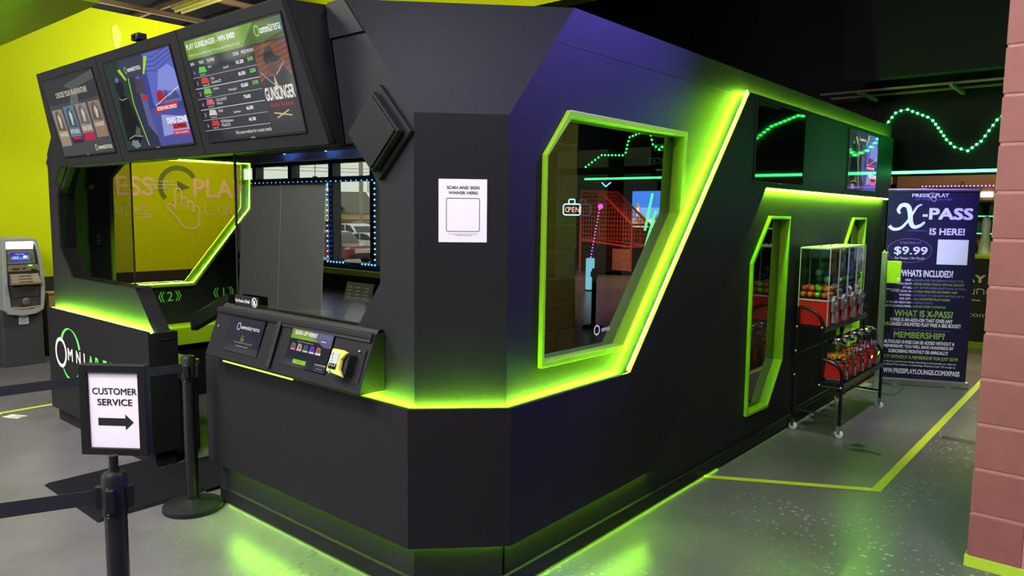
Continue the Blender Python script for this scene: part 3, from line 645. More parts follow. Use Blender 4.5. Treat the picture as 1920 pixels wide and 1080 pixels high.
def art_board(F, w, h, parent):
    a = Art(F, w, h)
    a.c(44, 46, 58).rect(0, 0, 1, 1)
    a.c(112, 150, 52).rect(0, .815, 1, 1); a.c(70, 100, 40).poly([(.60, .815), (1, .815), (1, 1), (.74, 1)])
    a.c(240, 240, 240).text('PLAY GUNSLINGER - WIN $400!', .012, .905, .965, .55, .02)
    a.c(220, 225, 215).text('Weekly Contest | Ends Sunday at 12pm PT | Account required | Must be 13 or older', .02, .838, .868, .58)
    omni(a, .74, .885, .065, .24)
    a.c(52, 52, 62).rect(0, .745, .70, .80)
    for t, u in (('RANK', .012), ('VENUE', .11), ('PLAYERS', .21), ('SCORE', .49), ('PRIZE MONEY', .575)): a.c(225, 225, 225).text(t, u, .757, .787, u + len(t) * .0112, .01)
    rows = [('1', (90, 200, 70), 'Shiny', 'SpeedD', '101,200', '$400', 'Dover, DE'), ('2', (200, 60, 45), 'Ace', 'Summer23', '84,700', '$200', 'Columbus, OH'), ('3', (110, 190, 70), 'yaMadre', 'WisdmgHA', '82,600', '$100', 'Playallday, OR'), ('4', (205, 90, 110), 'TaCoCHAT', 'Olympus', '79,600', '', 'Las Vegas, NV'), ('5', (200, 200, 205), 'Gobi', 'SandViper', '66,300', '', 'Portland, OR'), ('6', (205, 50, 50), 'KOHHmhero', 'Maxi2222', '64,100', '', 'Fresno, CA')]
    for i, (n, col, p1, p2, sc_, pr, ven) in enumerate(rows):
        v1 = .74 - i * .1065; v0 = v1 - .1065
        if i % 2: a.c(36, 38, 48).rect(0, v0, .70, v1)
        a.c(215, 215, 220).line([(0, v0), (.70, v0)], .006)
        a.c(220, 220, 220).text(n, .035, v0 + .035, v0 + .070)
        a.c(*col).poly([(.085, v0 + .042), (.10, v0 + .098), (.165, v0 + .092), (.178, v0 + .040)]); a.c(235, 235, 235).text(ven, .095, v0 + .012, v0 + .030)
        a.c(225, 225, 230).text(p1, .20, v0 + .062, v0 + .092); a.c(225, 225, 230).text(p2, .20 if i % 2 else .36, v0 + .025, v0 + .055)
        a.c(245, 245, 245).text(sc_, .50, v0 + .04, v0 + .078, None, .02)
        if pr: a.c(120, 215, 90).text(pr, .62, v0 + .045, v0 + .085, None, .02)
    a.c(120, 72, 52).rect(.70, .10, 1, .80)
    for k in range(9): a.c(92, 54, 42).line([(.70, .42 + k * .045), (1, .50 + k * .045)], .012)
    a.c(46, 44, 52).poly([(.70, .10), (1, .10), (1, .48), (.93, .58), (.86, .50), (.76, .52), (.70, .46)])
    a.c(34, 32, 40).poly([(.77, .66), (.80, .765), (.86, .77), (.875, .69), (.93, .66), (.90, .63), (.79, .62)])
    a.c(84, 62, 56).poly([(.80, .55), (.80, .63), (.87, .63), (.88, .55), (.84, .51)])
    a.c(150, 150, 180).line([(.86, .52), (.90, .56), (.95, .62)], .010); a.c(150, 150, 180).line([(.72, .56), (.80, .46), (.84, .42)], .010)
    a.c(200, 180, 130).poly([(.82, .38), (.835, .52), (.86, .40)])
    a.c(225, 222, 215).text('GUNSLINGER', .715, .30, .42, .985, .03)
    a.c(170, 40, 35).text('Golden Shootout', .745, .24, .28, .955, .01)
    a.c(200, 180, 130).line([(.76, .19), (.92, .15)], .012); a.c(200, 180, 130).line([(.78, .14), (.90, .20)], .012)
    a.c(34, 36, 46).rect(.0, .0, 1, .10)
    a.c(225, 225, 225).text('Visit arena website for contest details', .33, .035, .07, .70)
    return a.build(parent)
def art_game(F, w, h, parent):
    a = Art(F, w, h)
    a.c(38, 58, 48).rect(0, 0, 1, 1)
    a.c(60, 66, 140).poly([(.48, 0), (.50, 1), (1, 1), (1, 0)]); a.c(92, 102, 190).poly([(.60, .45), (.62, 1), (1, 1), (1, .45)])
    a.c(130, 140, 215).poly([(.70, .60), (.78, .80), (.92, .84), (1, .76), (1, .55)]); a.c(74, 78, 150).poly([(.48, 0), (.55, .42), (1, .36), (1, 0)])
    a.c(146, 150, 205).poly([(.62, .10), (.66, .34), (1, .28), (1, .14)])
    for k in range(4): a.c(60, 60, 120).line([(.50, .84 + .04 * k), (.75, .80 + .05 * k), (1, .90 + .04 * k)], .008)
    a.c(46, 48, 72).poly([(.28, 0), (.36, 1), (.52, 1), (.50, .5), (.54, 0)]); a.c(90, 92, 140).poly([(.44, .25), (.44, .8), (.50, .8), (.54, .1)])
    a.c(70, 64, 78).poly([(.40, .62), (.42, .78), (.53, .74), (.53, .58)])
    a.c(160, 210, 50).line([(.34, .92), (.31, .50), (.37, .02)], .020)
    a.c(18, 18, 26).poly([(.05, .10), (.07, .40), (.10, .58), (.17, .64), (.24, .58), (.30, .36), (.31, .12), (.22, .04)])
    a.c(24, 24, 34).disc(.16, .70, .065, .095); a.c(150, 155, 175).line([(.11, .60), (.14, .57), (.23, .58)], .010); a.c(90, 100, 190).disc(.15, .80, .03, .03)
    a.c(120, 125, 140).poly([(.10, .05), (.13, .10), (.22, .09), (.24, .02), (.16, .0)]); a.c(140, 150, 150).line([(.09, .12), (.18, .15), (.31, .13)], .012); a.c(74, 98, 60).poly([(.20, .16), (.26, .26), (.30, .22), (.29, .14)])
    a.c(60, 62, 84).poly([(.22, .88), (.30, .79), (.55, .79), (.63, .93), (.60, 1), (.24, 1)]); a.c(160, 215, 50).poly([(.20, .90), (.28, .77), (.30, .78), (.24, .91)]); a.c(160, 215, 50).poly([(.56, .80), (.58, .79), (.68, .97), (.63, .97)])
    omni(a, .30, .855, .05, .25)
    a.c(170, 30, 40).poly([(.66, .48), (.68, .58), (.74, .60), (.78, .52), (.75, .46)]); a.c(190, 40, 45).poly([(.45, .53), (.46, .57), (.55, .57), (.54, .53)])
    a.c(70, 78, 105).poly([(.76, .48), (.80, .60), (.84, .50), (.93, .56), (.98, .48)]); a.c(215, 220, 240).line([(.62, .44), (1, .60)], .008)
    a.c(200, 40, 45).poly([(.60, .36), (.60, .42), (.92, .46), (.92, .40)]); a.c(240, 235, 235).text('SECOND WAVE COMPLETE', .63, .385, .425, .90, .03)
    a.c(245, 245, 250).text('DEAD ZONE', .72, .23, .295, .99, .03)
    a.c(205, 40, 40).rect(.78, .165, .965, .22); a.c(60, 16, 20).text('ZOMBIES', .79, .172, .212, .955, .03)
    a.c(200, 40, 70).rect(.77, .10, .985, .145); a.c(240, 200, 210).text('DARE TO SURVIVE', .79, .112, .133, .965, .02)
    return a.build(parent)
def art_choose(F, w, h, parent):
    a = Art(F, w, h)
    a.c(70, 72, 76).rect(0, 0, 1, 1); a.c(54, 56, 60).rect(0, .68, 1, 1)
    a.c(96, 98, 98).poly([(.42, .62), (.55, .88), (.64, .86), (.60, .62)]); a.c(84, 86, 86).poly([(.40, .90), (1, 1), (1, .90), (.55, .82)])
    a.b.arc(F, (.2 * w, .9 * h), .3 * h, 200, 330, .006 * h, a.z)
    a.c(215, 200, 175).text('CHOOSE YOUR VR ADVENTURE!', .21, .76, .83, .82, .01)
    for i, (c1, c2, t) in enumerate((((150, 132, 112), (98, 88, 78), 'THE FORGE'), ((96, 122, 140), (60, 84, 104), 'MYTHICAL'), ((140, 132, 124), (104, 98, 94), 'DEAD ZONE'), ((140, 118, 102), (100, 86, 78), 'CONQUEST'))):
        u = .03 + i * .245; top, bot = .64 - .02 * (i == 0), .13 + .02 * i
        a.c(*c1).poly([(u, top), (u + .205, top), (u + .205, bot), (u, bot)])
        a.c(*c2).poly([(u + .05, top - .04), (u + .10, top - .01), (u + .16, top - .08), (u + .19, bot + .20), (u + .02, bot + .22)])
        a.c(190, 182, 168).poly([(u + .08, top - .10), (u + .11, top - .05), (u + .14, top - .12), (u + .12, bot + .24), (u + .09, bot + .24)])
        a.c(225, 215, 200).text(t, u + .015, bot + .13, bot + .185, u + .19, .01)
        if i in (1, 2): a.c(60, 36, 42).rect(u, bot, u + .205, bot + .09); a.c(175, 40, 80).rect(u + .03, bot + .05, u + .19, bot + .085)
        if i == 2: a.c(180, 36, 76).rect(u + .01, bot + .0, u + .2, bot + .10)
    omni(a, .66, .04, .055, .31, (225, 215, 190), (235, 220, 150))
    return a.build(parent)
def television(F, w, h, label, art=None, extra=0.0):
    """slim wall screen; F at the lower left corner of its glass"""
    t = thing('television', label, 'television', F(w / 2, 0, 0), None)
    MB().obox(F, -.008, w + .008, -.010, h + .008, -.028, -.001).build('housing', M['black_plastic'], t, False, bevel=.002)
    MB().rect(F, 0, w, 0, h, .0).build('screen_glass', M['screen_off'], t, False)
    b = MB(); b.obox(F, -.008, w + .008, h, h + .008, -.001, .004).obox(F, -.008, w + .008, -.010, 0, -.001, .004).obox(F, -.008, 0, 0, h, -.001, .004).obox(F, w, w + .008, 0, h, -.001, .004)
    b.build('screen_rim', M['black_plastic'], t, False)
    MB().obox(F, w / 2 - .018, w / 2 + .018, -.009, -.002, .004, .0048).build('maker_badge', M['steel'], t, False)
    if art: art(F, w, h, t)
    return t
hh = zt(2.392) - zt(1.934)
for (u0, u1), art, lab in zip(TVS, (art_choose, art_game, art_board), ('leftmost header screen with four grey adventure posters', 'middle header screen with a black armoured figure and blue city', 'large right header screen with a green topped leaderboard and prizes')):
    television(FT.sub(u0, zt(1.934), .002), u1 - u0, hh, lab, art)
FSd = SIDE(1.862)
television(FSd.sub(4.564, 1.812, .002), .878, .50, 'switched off black television on the booth side, mirroring green lights')
television(FSd.sub(6.511, 1.822, .002), .875, .488, 'small television with a blue city game picture at the far end of the booth side', art_game)

# ------------------------------------------------------------------ diamond boxes on the front wall
def diamond(cy, cz, label):
    t = thing('wall_speaker', label, 'wall box', (XF, cy, cz - .2))
    Fd = Fr((XF, cy, cz), (0, -.80, .60), (0, .60, .80), (-1, 0, 0))
    def sq(d, w0, w1, name, m, bev=.002): return MB().obox(Fd, -d[0], d[0], -d[1], d[1], w0, w1).build(name, m, t, False, bevel=bev)
    d = (.128, .128)
    Fd.u = Vector((0, -.72, .69)).normalized(); Fd.v = Vector((0, .69, .72)).normalized()
    sq((.134, .134), .0, .022, 'back_box', M['booth_flat']); sq((.108, .108), .022, .030, 'gasket', M['black'])
    sq((.112, .112), .030, .056, 'cover', M['booth_flat']); sq((.102, .102), .056, .064, 'face_plate', M['booth_flat'])
    return t
diamond(2.355, 1.91, 'dark square box turned on its corner, right of the screens')
diamond(5.83, 1.905, 'dark square box turned on its corner, under the leftmost screen')

# ------------------------------------------------------------------ sign-up kiosk
kio = thing('sign_up_kiosk', 'dark sloping sign-up console with two touch screens below the booth glass', 'kiosk', (1.9, 2.97, .82))
KY0, KY1 = 2.348, 3.60
sx = (1.912 - 1.83) / (1.092 - .855)
FK = Fr((1.83, 0, .855), (0, -1, 0), (sx, 0, 1.0)); FK.n = Vector((-1, 0, sx)).normalized()
kl = math.sqrt(1 + sx * sx); kz = lambda z: (z - .855) * kl
MB().hexa([(1.836, KY0, .850), (1.968, KY0, .850), (1.968, KY0, 1.092), (1.918, KY0, 1.092), (1.830, KY0, .855)], [(1.836, KY1, .850), (1.968, KY1, .850), (1.968, KY1, 1.092), (1.918, KY1, 1.092), (1.830, KY1, .855)]).build('body', M['booth_flat'], kio, False, bevel=.003)
MB().obox(FK, -KY1 + .004, -KY0 - .004, kz(1.070), kz(1.094), -.006, .010).build('top_rail', M['booth_flat'], kio, False, bevel=.004)
MB().hexa([(1.935, KY0 + .01, 1.092), (1.968, KY0 + .01, 1.092), (1.968, KY1, 1.092), (1.935, KY1, 1.092)], [(1.945, KY0 + .01, 1.106), (1.968, KY0 + .01, 1.106), (1.968, KY1, 1.106), (1.945, KY1, 1.106)]).build('back_rail', M['booth_flat'], kio, False)
MB().obox(FK, -3.035, -3.0, kz(.866), kz(1.072), 0, .012).build('divider', M['black'], kio, False, bevel=.004)
MB().obox(FK, -3.0, -KY0 - .01, kz(1.058), kz(1.070), 0, .004).build('shadow_lip', M['black'], kio, False)
MB().obox(FK, -3.59, -3.055, kz(1.066), kz(1.070), 0, .004).build('shadow_lip', M['black'], kio, False)
MB().obox(FK, -2.540, -2.368, kz(.890), kz(1.028), 0, .002).build('terminal_plate', M['booth_flat'], kio, False, bevel=.0008)
MB().sphere(FK(-3.542, kz(1.0), .002), .006, 8, 6).build('lock', M['steel'], kio)
MB().sphere(FK(-2.405, kz(1.017), .004), .007, 8, 6).build('lock', M['chrome'], kio)
def art_logo(F, w, h, parent):
    a = Art(F, w, h); a.c(40, 40, 52).rect(0, 0, 1, 1); a.c(46, 46, 60).poly([(0, 0), (.6, 0), (.9, .4), (.6, .5), (1, 1), (0, 1)])
    a.c(225, 230, 230).ring(.29, .74, .085, .02); a.c(225, 230, 230).text('omni', .36, .68, .79, .60, .02); a.c(225, 230, 230).text('arena', .61, .68, .77, .90, -.005)
    a.c(150, 140, 70).ring(.48, .42, .06, .016).ring(.46, .38, .035, .014).ring(.51, .37, .035, .014)
    a.c(150, 160, 60).text('TOUCH THE SCREEN TO CREATE AN ACCOUNT', .26, .27, .305, .80, .02); a.c(200, 200, 200).text('tap anywhere to continue', .35, .17, .205, .70, .01)
    return a.build(parent)
def art_signup(F, w, h, parent):
    a = Art(F, w, h); a.c(34, 34, 46).rect(0, 0, 1, 1); a.c(128, 150, 66).rect(0, .73, 1, 1); a.c(96, 96, 128).poly([(.45, 1), (.60, .80), (.82, .64), (1, .64), (1, 1)]); a.c(122, 170, 40).poly([(0, .73), (.55, .73), (.42, .79), (0, .82)])
    a.c(240, 240, 235).text('SIGN UP HERE!', .08, .84, .95, .62, .03); a.c(170, 205, 60).text('to play our VR adventures', .17, .765, .80, .55)
    a.c(140, 140, 165).text('1 3 3 4', .70, .85, .93, .93); a.c(225, 225, 235).rect(.74, .765, .86, .785)
    a.c(200, 200, 205).text('CHOOSE YOUR ADVENTURE', .20, .655, .68, .58)
    for i, (c1, c2) in enumerate((((110, 110, 120), (170, 40, 60)), ((190, 160, 120), (160, 150, 140)), ((70, 90, 120), (150, 160, 180)), ((110, 60, 190), (190, 170, 220)), ((180, 110, 70), (230, 220, 215)))):
        u = .06 + i * .155; a.c(*c1).poly([(u, .45), (u + .02, .62), (u + .10, .60), (u + .125, .45)]); a.c(*c2).rect(u, .42, u + .125, .47); a.c(235, 235, 235).rect(u + .01, .44, u + .11, .452)
        a.c(60, 60, 72).poly([(u + .05, .48), (u + .06, .58), (u + .09, .50)])
    a.c(140, 195, 40).rect(.20, .09, .52, .20); a.c(50, 70, 20).text('SIGN UP', .30, .13, .16, .42, .01)
    a.c(225, 225, 225).text('SCAN YOUR PASS HERE', .74, .17, .20, .99, .02); a.c(120, 120, 130).line([(.74, .03), (.98, .03), (.98, .14), (.74, .14), (.74, .03)], .008); a.c(200, 200, 200).text('NO ACCOUNT', .79, .07, .10, .93)
    return a.build(parent)
for u0, u1, art in ((-3.445, -3.137, art_logo), (-2.905, -2.599, art_signup)):
    s_ = MB().obox(FK, u0 - .004, u1 + .004, kz(.896), kz(1.065), -.004, .0015).build('touch_screen', M['screen_off'], kio, False)
    art(FK.sub(u0, kz(.899), .0018), u1 - u0, kz(1.061) - kz(.899), s_)
# card terminal
pt = thing('payment_terminal', 'small yellow and black card terminal on the right of the sign-up console', 'card terminal', (1.86, 2.51, .91))
Ft = FK.sub(-2.470, kz(.960), 0)
yel = mat('yellow_plastic', S(214, 200, 84), 0.4)
Ft = Fr(Ft.o, Ft.u + Ft.n * -.12, Ft.v, Ft.n)
MB().hexa([Ft(-.040, -.046, 0), Ft(.062, -.052, 0), Ft(.062, .042, 0), Ft(-.040, .046, 0)], [Ft(-.046, -.046, .035), Ft(.050, -.050, .045), Ft(.050, .040, .045), Ft(-.046, .046, .035)]).build('case', M['black_plastic'], pt, False, bevel=.005)
fp = MB().hexa([Ft(-.056, -.048, .036), Ft(.022, -.056, .046), Ft(.056, -.060, .046), Ft(.030, -.03, .046), Ft(.026, .01, .046), Ft(.050, .046, .046), Ft(.02, .052, .046), Ft(-.050, .052, .036)], [Ft(-.052, -.046, .052), Ft(.020, -.052, .060), Ft(.052, -.056, .058), Ft(.026, -.03, .060), Ft(.022, .01, .060), Ft(.046, .042, .058), Ft(.018, .048, .060), Ft(-.046, .048, .052)]).build('face_plate', yel, pt, False, bevel=.003)
Fp = Fr(Ft(-.013, 0, .0600), Ft.u + Ft.n * .09, Ft.v); Fp.n = Ft.n
a = Art(Fp.sub(-.024, -.034, .0), .048, .072); a.c(235, 238, 240).rect(0, .32, 1, 1); a.c(225, 150, 120).rect(.12, .75, .35, .92); a.c(130, 200, 225).rect(.12, .58, .4, .68).rect(.12, .42, .4, .5); a.c(30, 30, 30).rect(0, 0, 1, .32); a.c(220, 220, 220).disc(.2, .22, .08, .06).disc(.5, .2, .08, .06).disc(.8, .22, .08, .06)
a.build(pt)
a = Art(Fp, 1, 1); a.z = .0012; a.c(120, 190, 225).disc(-.008, -.046, .008, .008); a.build(pt)
# no-food sign clipped on the pane edge
nf = thing('notice_sign', 'small black no food or drink sign on the edge of the right glass pane', 'sign', (1.95, 3.41, 1.10))
FN = FRONTR(1.956)
MB().obox(FN, -3.52, -3.292, 1.106, 1.160, -.006, 0).build('sign_plate', M['black_plastic'], nf, False, bevel=.002)
b = MB(); b.text(FN, 'No Food or Drink', -3.508, 1.124, -3.372, 1.141, .001, .01, align='F'); b.arc(FN, (-3.330, 1.133), .022, 0, 360, .004, .001, 24); b.stroke(FN, [(-3.345, 1.148), (-3.315, 1.118)], .004, .0014); b.flat(FN, [(-3.341, 1.143), (-3.338, 1.120), (-3.326, 1.120), (-3.323, 1.143)], .0012); b.rect(FN, -3.330, -3.318, 1.120, 1.128, .0013)
b.build('lettering', M['logo_white'], nf, False)
# waiver notice on the corner
pn = thing('notice_sheet', 'white paper waiver notice taped to the booth corner', 'notice', (2.1, 2.03, 1.476))
ud = Vector((.27, -.257, 0)).normalized(); FP = Fr((2.1095, 2.0372, 1.4765), ud, (0, 0, 1)); FP.n = Vector((-.257, -.27, 0)).normalized()
FP.o = FP.o + FP.n * .001
MB().obox(FP, -.0965, .0945, 0, .2485, 0, .001).build('sheet', M['paper'], pn, False)
b = MB(); b.text(FP, 'SCAN AND SIGN', -.064, .209, .064, .2215, .0016, .02, align='F'); b.text(FP, 'WAIVER HERE:', -.058, .189, .059, .2005, .0016, .02, align='F')
b.stroke(FP, rr(-.066, .065, .043, .1735, .006), .0022, .0016, True)
b.text(FP, 'OR VISIT THE WEBSITE TO COMPLETE THE WAIVER @', -.058, .0325, .058, .0345, .0016, .02, align='F'); b.text(FP, 'WWW.PRESSPLAYLOUNGE.COM', -.034, .0265, .036, .0285, .0016, .02, align='F')
b.build('printed_text', M['ink'], pn, False)

# ------------------------------------------------------------------ customer service sign on its post
sg = thing('sign_stanchion', 'black retractable belt post with a framed customer service sign on top', 'sign post', (.8775, 2.313, 0))
PX, PY = .8775, 2.313
ZP = Fr((PX, PY, 0), (1, 0, 0), (0, 1, 0), (0, 0, 1))
def stanchion_parts(t, px, py, top):
    Z = Fr((px, py, 0), (1, 0, 0), (0, 1, 0), (0, 0, 1))
    MB().lathe(Z, [(.150, 0), (.153, .012), (.150, .026), (.11, .038), (.05, .05), (.036, .056)], 36).build('base', M['black_plastic'], t)
    MB().lathe(Z, [(.032, .05), (.032, top - .13)], 24).build('post', M['black_metal'], t)
    MB().lathe(Z, [(.036, top - .13), (.036, top - .01), (.030, top), (.015, top + .004)], 24).build('belt_head', M['black_plastic'], t)
    b = MB()
    for k in range(4):
        a = math.radians(52 + 90 * k); u = Vector((math.cos(a), math.sin(a), 0)); F = Fr((px, py, top - .075), (-u.y, u.x, 0), (0, 0, 1), u)
        b.obox(F, -.012, .012, -.038, .034, .030, .052)
    b.build('belt_clip', M['black_plastic'], t, False, bevel=.003)
    b = MB()
    for dz in (-.118, -.128, -.04): b.sphere((px - .03, py - .024, top + dz), .0035, 6, 5)
    b.build('screw', M['chrome'], t)
stanchion_parts(sg, PX, PY, .80)
MB().lathe(ZP, [(.018, .80), (.013, .815), (.013, .852)], 16).build('sign_neck', M['black_plastic'], sg)
ur = Vector((.655, -.7556, 0)); ang = math.radians(-4); ur = Vector((ur.x * math.cos(ang) - ur.y * math.sin(ang), ur.x * math.sin(ang) + ur.y * math.cos(ang), 0))
FSn = Fr((.8965, 2.3425, .842), ur, (0, 0, 1)); FSn.n = Vector((-.745, -.667, 0)).normalized(); FSn.n = ur.cross(Vector((0, 0, 1))).normalized()
wS, hS = .105, .282
fr = MB().poly(FSn, [(-wS, 0), (wS, 0), (wS, hS), (-wS, hS)], -.022, .006, [[(-.080, .022), (.080, .022), (.080, .258), (-.080, .258)]]).build('sign_frame', M['black_plastic'], sg, False, bevel=.002)
MB().obox(FSn, -.09, .09, .01, .27, -.018, -.004).build('sign_back', M['black_plastic'], sg, False)
MB().obox(FSn, -.080, .080, .022, .258, -.004, -.0025).build('paper_insert', M['paper'], sg, False)
b = MB(); b.text(FSn, 'CUSTOMER', -.067, .188, .073, .209, -.002, .018, align='F'); b.text(FSn, 'SERVICE', -.052, .154, .058, .175, -.002, .022, align='F')
b.flat(FSn, [(-.052, .091), (.034, .091), (.034, .078), (.060, .103), (.034, .128), (.034, .115), (-.052, .115)], -.002)
b.build('printed_text', M['ink'], sg, False)
def belt(t, a, c, z0, z1):
    d = (Vector(c) - Vector(a)).normalized(); F = Fr((a[0], a[1], 0), d, (0, 0, 1)); L = (Vector(c) - Vector(a)).length
    MB().obox(F, 0, L, z0, z1, -.001, .001).build('belt', mat('navy_belt_webbing', S(30, 30, 44), 0.8, scale=300), t, False)
belt(sg, (PX - .036, PY + .02, 0), (-.55, 2.93, 0), .705, .750)
st = thing('stanchion', 'black belt post standing on a round base beside the booth front', 'stanchion', (1.81, 3.745, 0))
stanchion_parts(st, 1.81, 3.745, .827)
belt(st, (1.775, 3.75, 0), (-.4, 4.03, 0), .745, .790)
# floor mat
mt = thing('floor_mat', 'thick black rubber mat leading into the booth entrance', 'mat', (1.8, 4.25, 0))
MB().hexa([(1.40, 3.92, .001), (1.96, 3.92, .001), (1.96, 4.69, .001), (1.40, 4.69, .001)], [(1.42, 3.94, .016), (1.96, 3.94, .016), (1.96, 4.67, .016), (1.42, 4.67, .016)]).build('mat_sheet', M['rubber'], mt, False)
tag(MB().box(1.965, 3.2, 3.90, 4.44, .0, .018).build('ramp', M['rubber'], None, False), 'black rubber flooring inside the booth entrance', 'flooring')
# tape and marks on the floor
def tape(pts, wd, m, label, name='floor_tape'):
    b = MB(); b.stroke(WORLD, pts, wd, .0015); o = b.build(name, m, None, False); return tag(o, label, 'floor tape')
tape([(4.10, 1.905), (4.573, 1.045), (9.5, 1.03)], .052, M['tape'], 'yellow tape corner marking the floor around the gumball rack')
tape([(-3.5, 6.62), (2.10, 6.61)], .05, M['tape'], 'yellow tape line on the floor in front of the cash machine')
tape([(6.02, .965), (6.03, .2)], .09, M['darktape'], 'short dark green tape strip on the floor near the block pillar')
b = MB(); Ft_ = Fr((1.665, 6.325, 0), (.42, .908, 0), (-.908, .42, 0), (0, 0, 1))
Fe = Fr((1.68, 6.32, 0), (0.1, -1, 0), (1, .1, 0), (0, 0, 1))
Fe = Fr((1.675, 6.475, 0), (.08, -.16, 0), (.12, .05, 0), (0, 0, 1))
b.text(Fe, 'E', 0, 0, .15, .085, .0015, .05, align='F'); b.text(Fe, 'R', -.20, 0, -.05, .085, .0015, .05, align='F'); b.text(Fe, 'H', -.40, 0, -.25, .085, .0015, .05, align='F')
tag(b.build('floor_lettering', mat('pale_green_vinyl', S(205, 232, 195), 0.6), None, False), 'pale green letters stuck to the floor left of the counter', 'floor lettering')
b = MB(); b.flat(WORLD, [(5.36, 1.42), (5.44, 1.38), (5.40, 1.30), (5.35, 1.36)], .0015); b.flat(WORLD, [(5.27, 1.40), (5.33, 1.32), (5.30, 1.18), (5.25, 1.20), (5.28, 1.27), (5.24, 1.33)], .0015)
tag(b.build('floor_decal', M['darktape'], None, False), 'worn dark arrow decal on the floor before the gumball rack', 'floor decal')
# ------------------------------------------------------------------ block pillar on the right
b = MB(); x0, x1, y0, y1 = 3.845, 4.85, -1.2, .482
b.box(x0, x1, y0, y1 - .006, 0, 4.25)
core = struct(b.build('pillar', M['mortar'], smooth=False), 'pink painted concrete block pillar at the right edge', 'pillar')
b = MB(); hC = .2075; zb = .048
for r in range(21):
    z0 = zb + r * hC + .006; z1 = zb + (r + 1) * hC - .006
    off = .213 if r % 2 == 0 else .40
    ys_ = [y1]; y = y1 - off
    while y > y0: ys_.append(y); y -= .40
    ys_.append(y0)
    for a_, c_ in zip(ys_[:-1], ys_[1:]): b.box(x0 - .005, x0 + .05, c_ + (.005 if c_ > y0 else 0), a_ - (.005 if a_ < y1 else 0), z0, z1)
    xs_ = [x0 + .05]; x = x0 + (.2 if r % 2 else .4)
    while x < x1: xs_.append(x); x += .40
    xs_.append(x1)
    for a_, c_ in zip(xs_[:-1], xs_[1:]): b.box(a_ + (.005 if a_ > x0 + .06 else 0), c_ - (.005 if c_ < x1 else 0), y1 - .05, y1 + .002, z0, z1)
b.build('block_courses', M['block'], core, False, bevel=.004)
b = MB().box(x0 - .010, x1, y0, y1 + .008, 0, .050)
struct(b.build('baseboard_right', mat('bright_lime_base_paint', S(195, 235, 60), 0.5), smooth=False), 'lime painted base of the block pillar', 'base')

# ------------------------------------------------------------------ gumball rack
RX0, RX1, YF, YM, YB = 5.48, 6.58, 1.525, 1.675, 1.855
rk = thing('vending_rack', 'black tubular two tier rack on white casters carrying gumball machines', 'rack', (6.0, 1.69, 0))
mt_ = M['black_metal']
def arch(x, ya, yb, zlow, ztop, m):
    """post at yb (back) to rounded corner and post at ya (front)"""
    pts = [(x, yb, zlow), (x, yb, ztop), (x, yb - .03, ztop + .004)]
    R_ = yb - ya - .03
    for i in range(7):
        a = math.radians(90 * i / 6); pts.append((x, ya + R_ - R_ * math.sin(a) , ztop - (R_ * .9) * (1 - math.cos(a))))
    pts.append((x, ya, m)); return pts
for x in (RX0, RX1):
    MB().tube(arch(x, YM, YB, .085, .925, .36), .0125, 8).build('end_frame', mt_, rk)
    MB().tube(arch(x, YF, YM, .36, .555, .085), .0125, 8).build('end_frame', mt_, rk)
    MB().tube([(x, YB, .155), (x, YF, .155)], .009, 8).build('cross_bar', mt_, rk)
    MB().tube([(x, YM, .36), (x, YF, .36)], .010, 8).build('cross_bar', mt_, rk)
    b = MB()
    for y, z in ((YB, .78), (YM, .79), (YM, .37), (YF, .37), (YB, .60), (YB, .42)): b.sphere((x - .013, y, z), .007, 8, 5)
    b.build('bolt_cap', M['white'], rk)
for z, ya, yb in ((.78, YM, YB), (.385, YF, YM)):
    MB().box(RX0, RX1, ya - .012, yb + .012, z, z + .014).box(RX0, RX1, ya - .014, ya - .004, z - .03, z + .014).build('shelf', mt_, rk, False)
MB().tube([(RX0, YB, .58), (RX1, YB, .58)], .008, 8).build('cross_bar', mt_, rk)
MB().tube([(RX0, YB, .155), (RX1, YB, .155)], .008, 8).build('cross_bar', mt_, rk)
for x in (RX0, RX1):
    for y in (YB, YF):
        c = MB().box(x - .012, x + .012, y - .014, y + .014, .056, .09).box(x - .016, x - .011, y - .012, y + .012, .03, .062).box(x + .011, x + .016, y - .012, y + .012, .03, .062).build('caster', M['chrome'], rk, False)
        MB().lathe(Fr((x - .0095, y - .004, .0285), (0, 1, 0), (0, 0, 1), (1, 0, 0)), [(.020, 0), (.0285, .004), (.0285, .015), (.020, .019)], 18).build('wheel', M['white'], c)
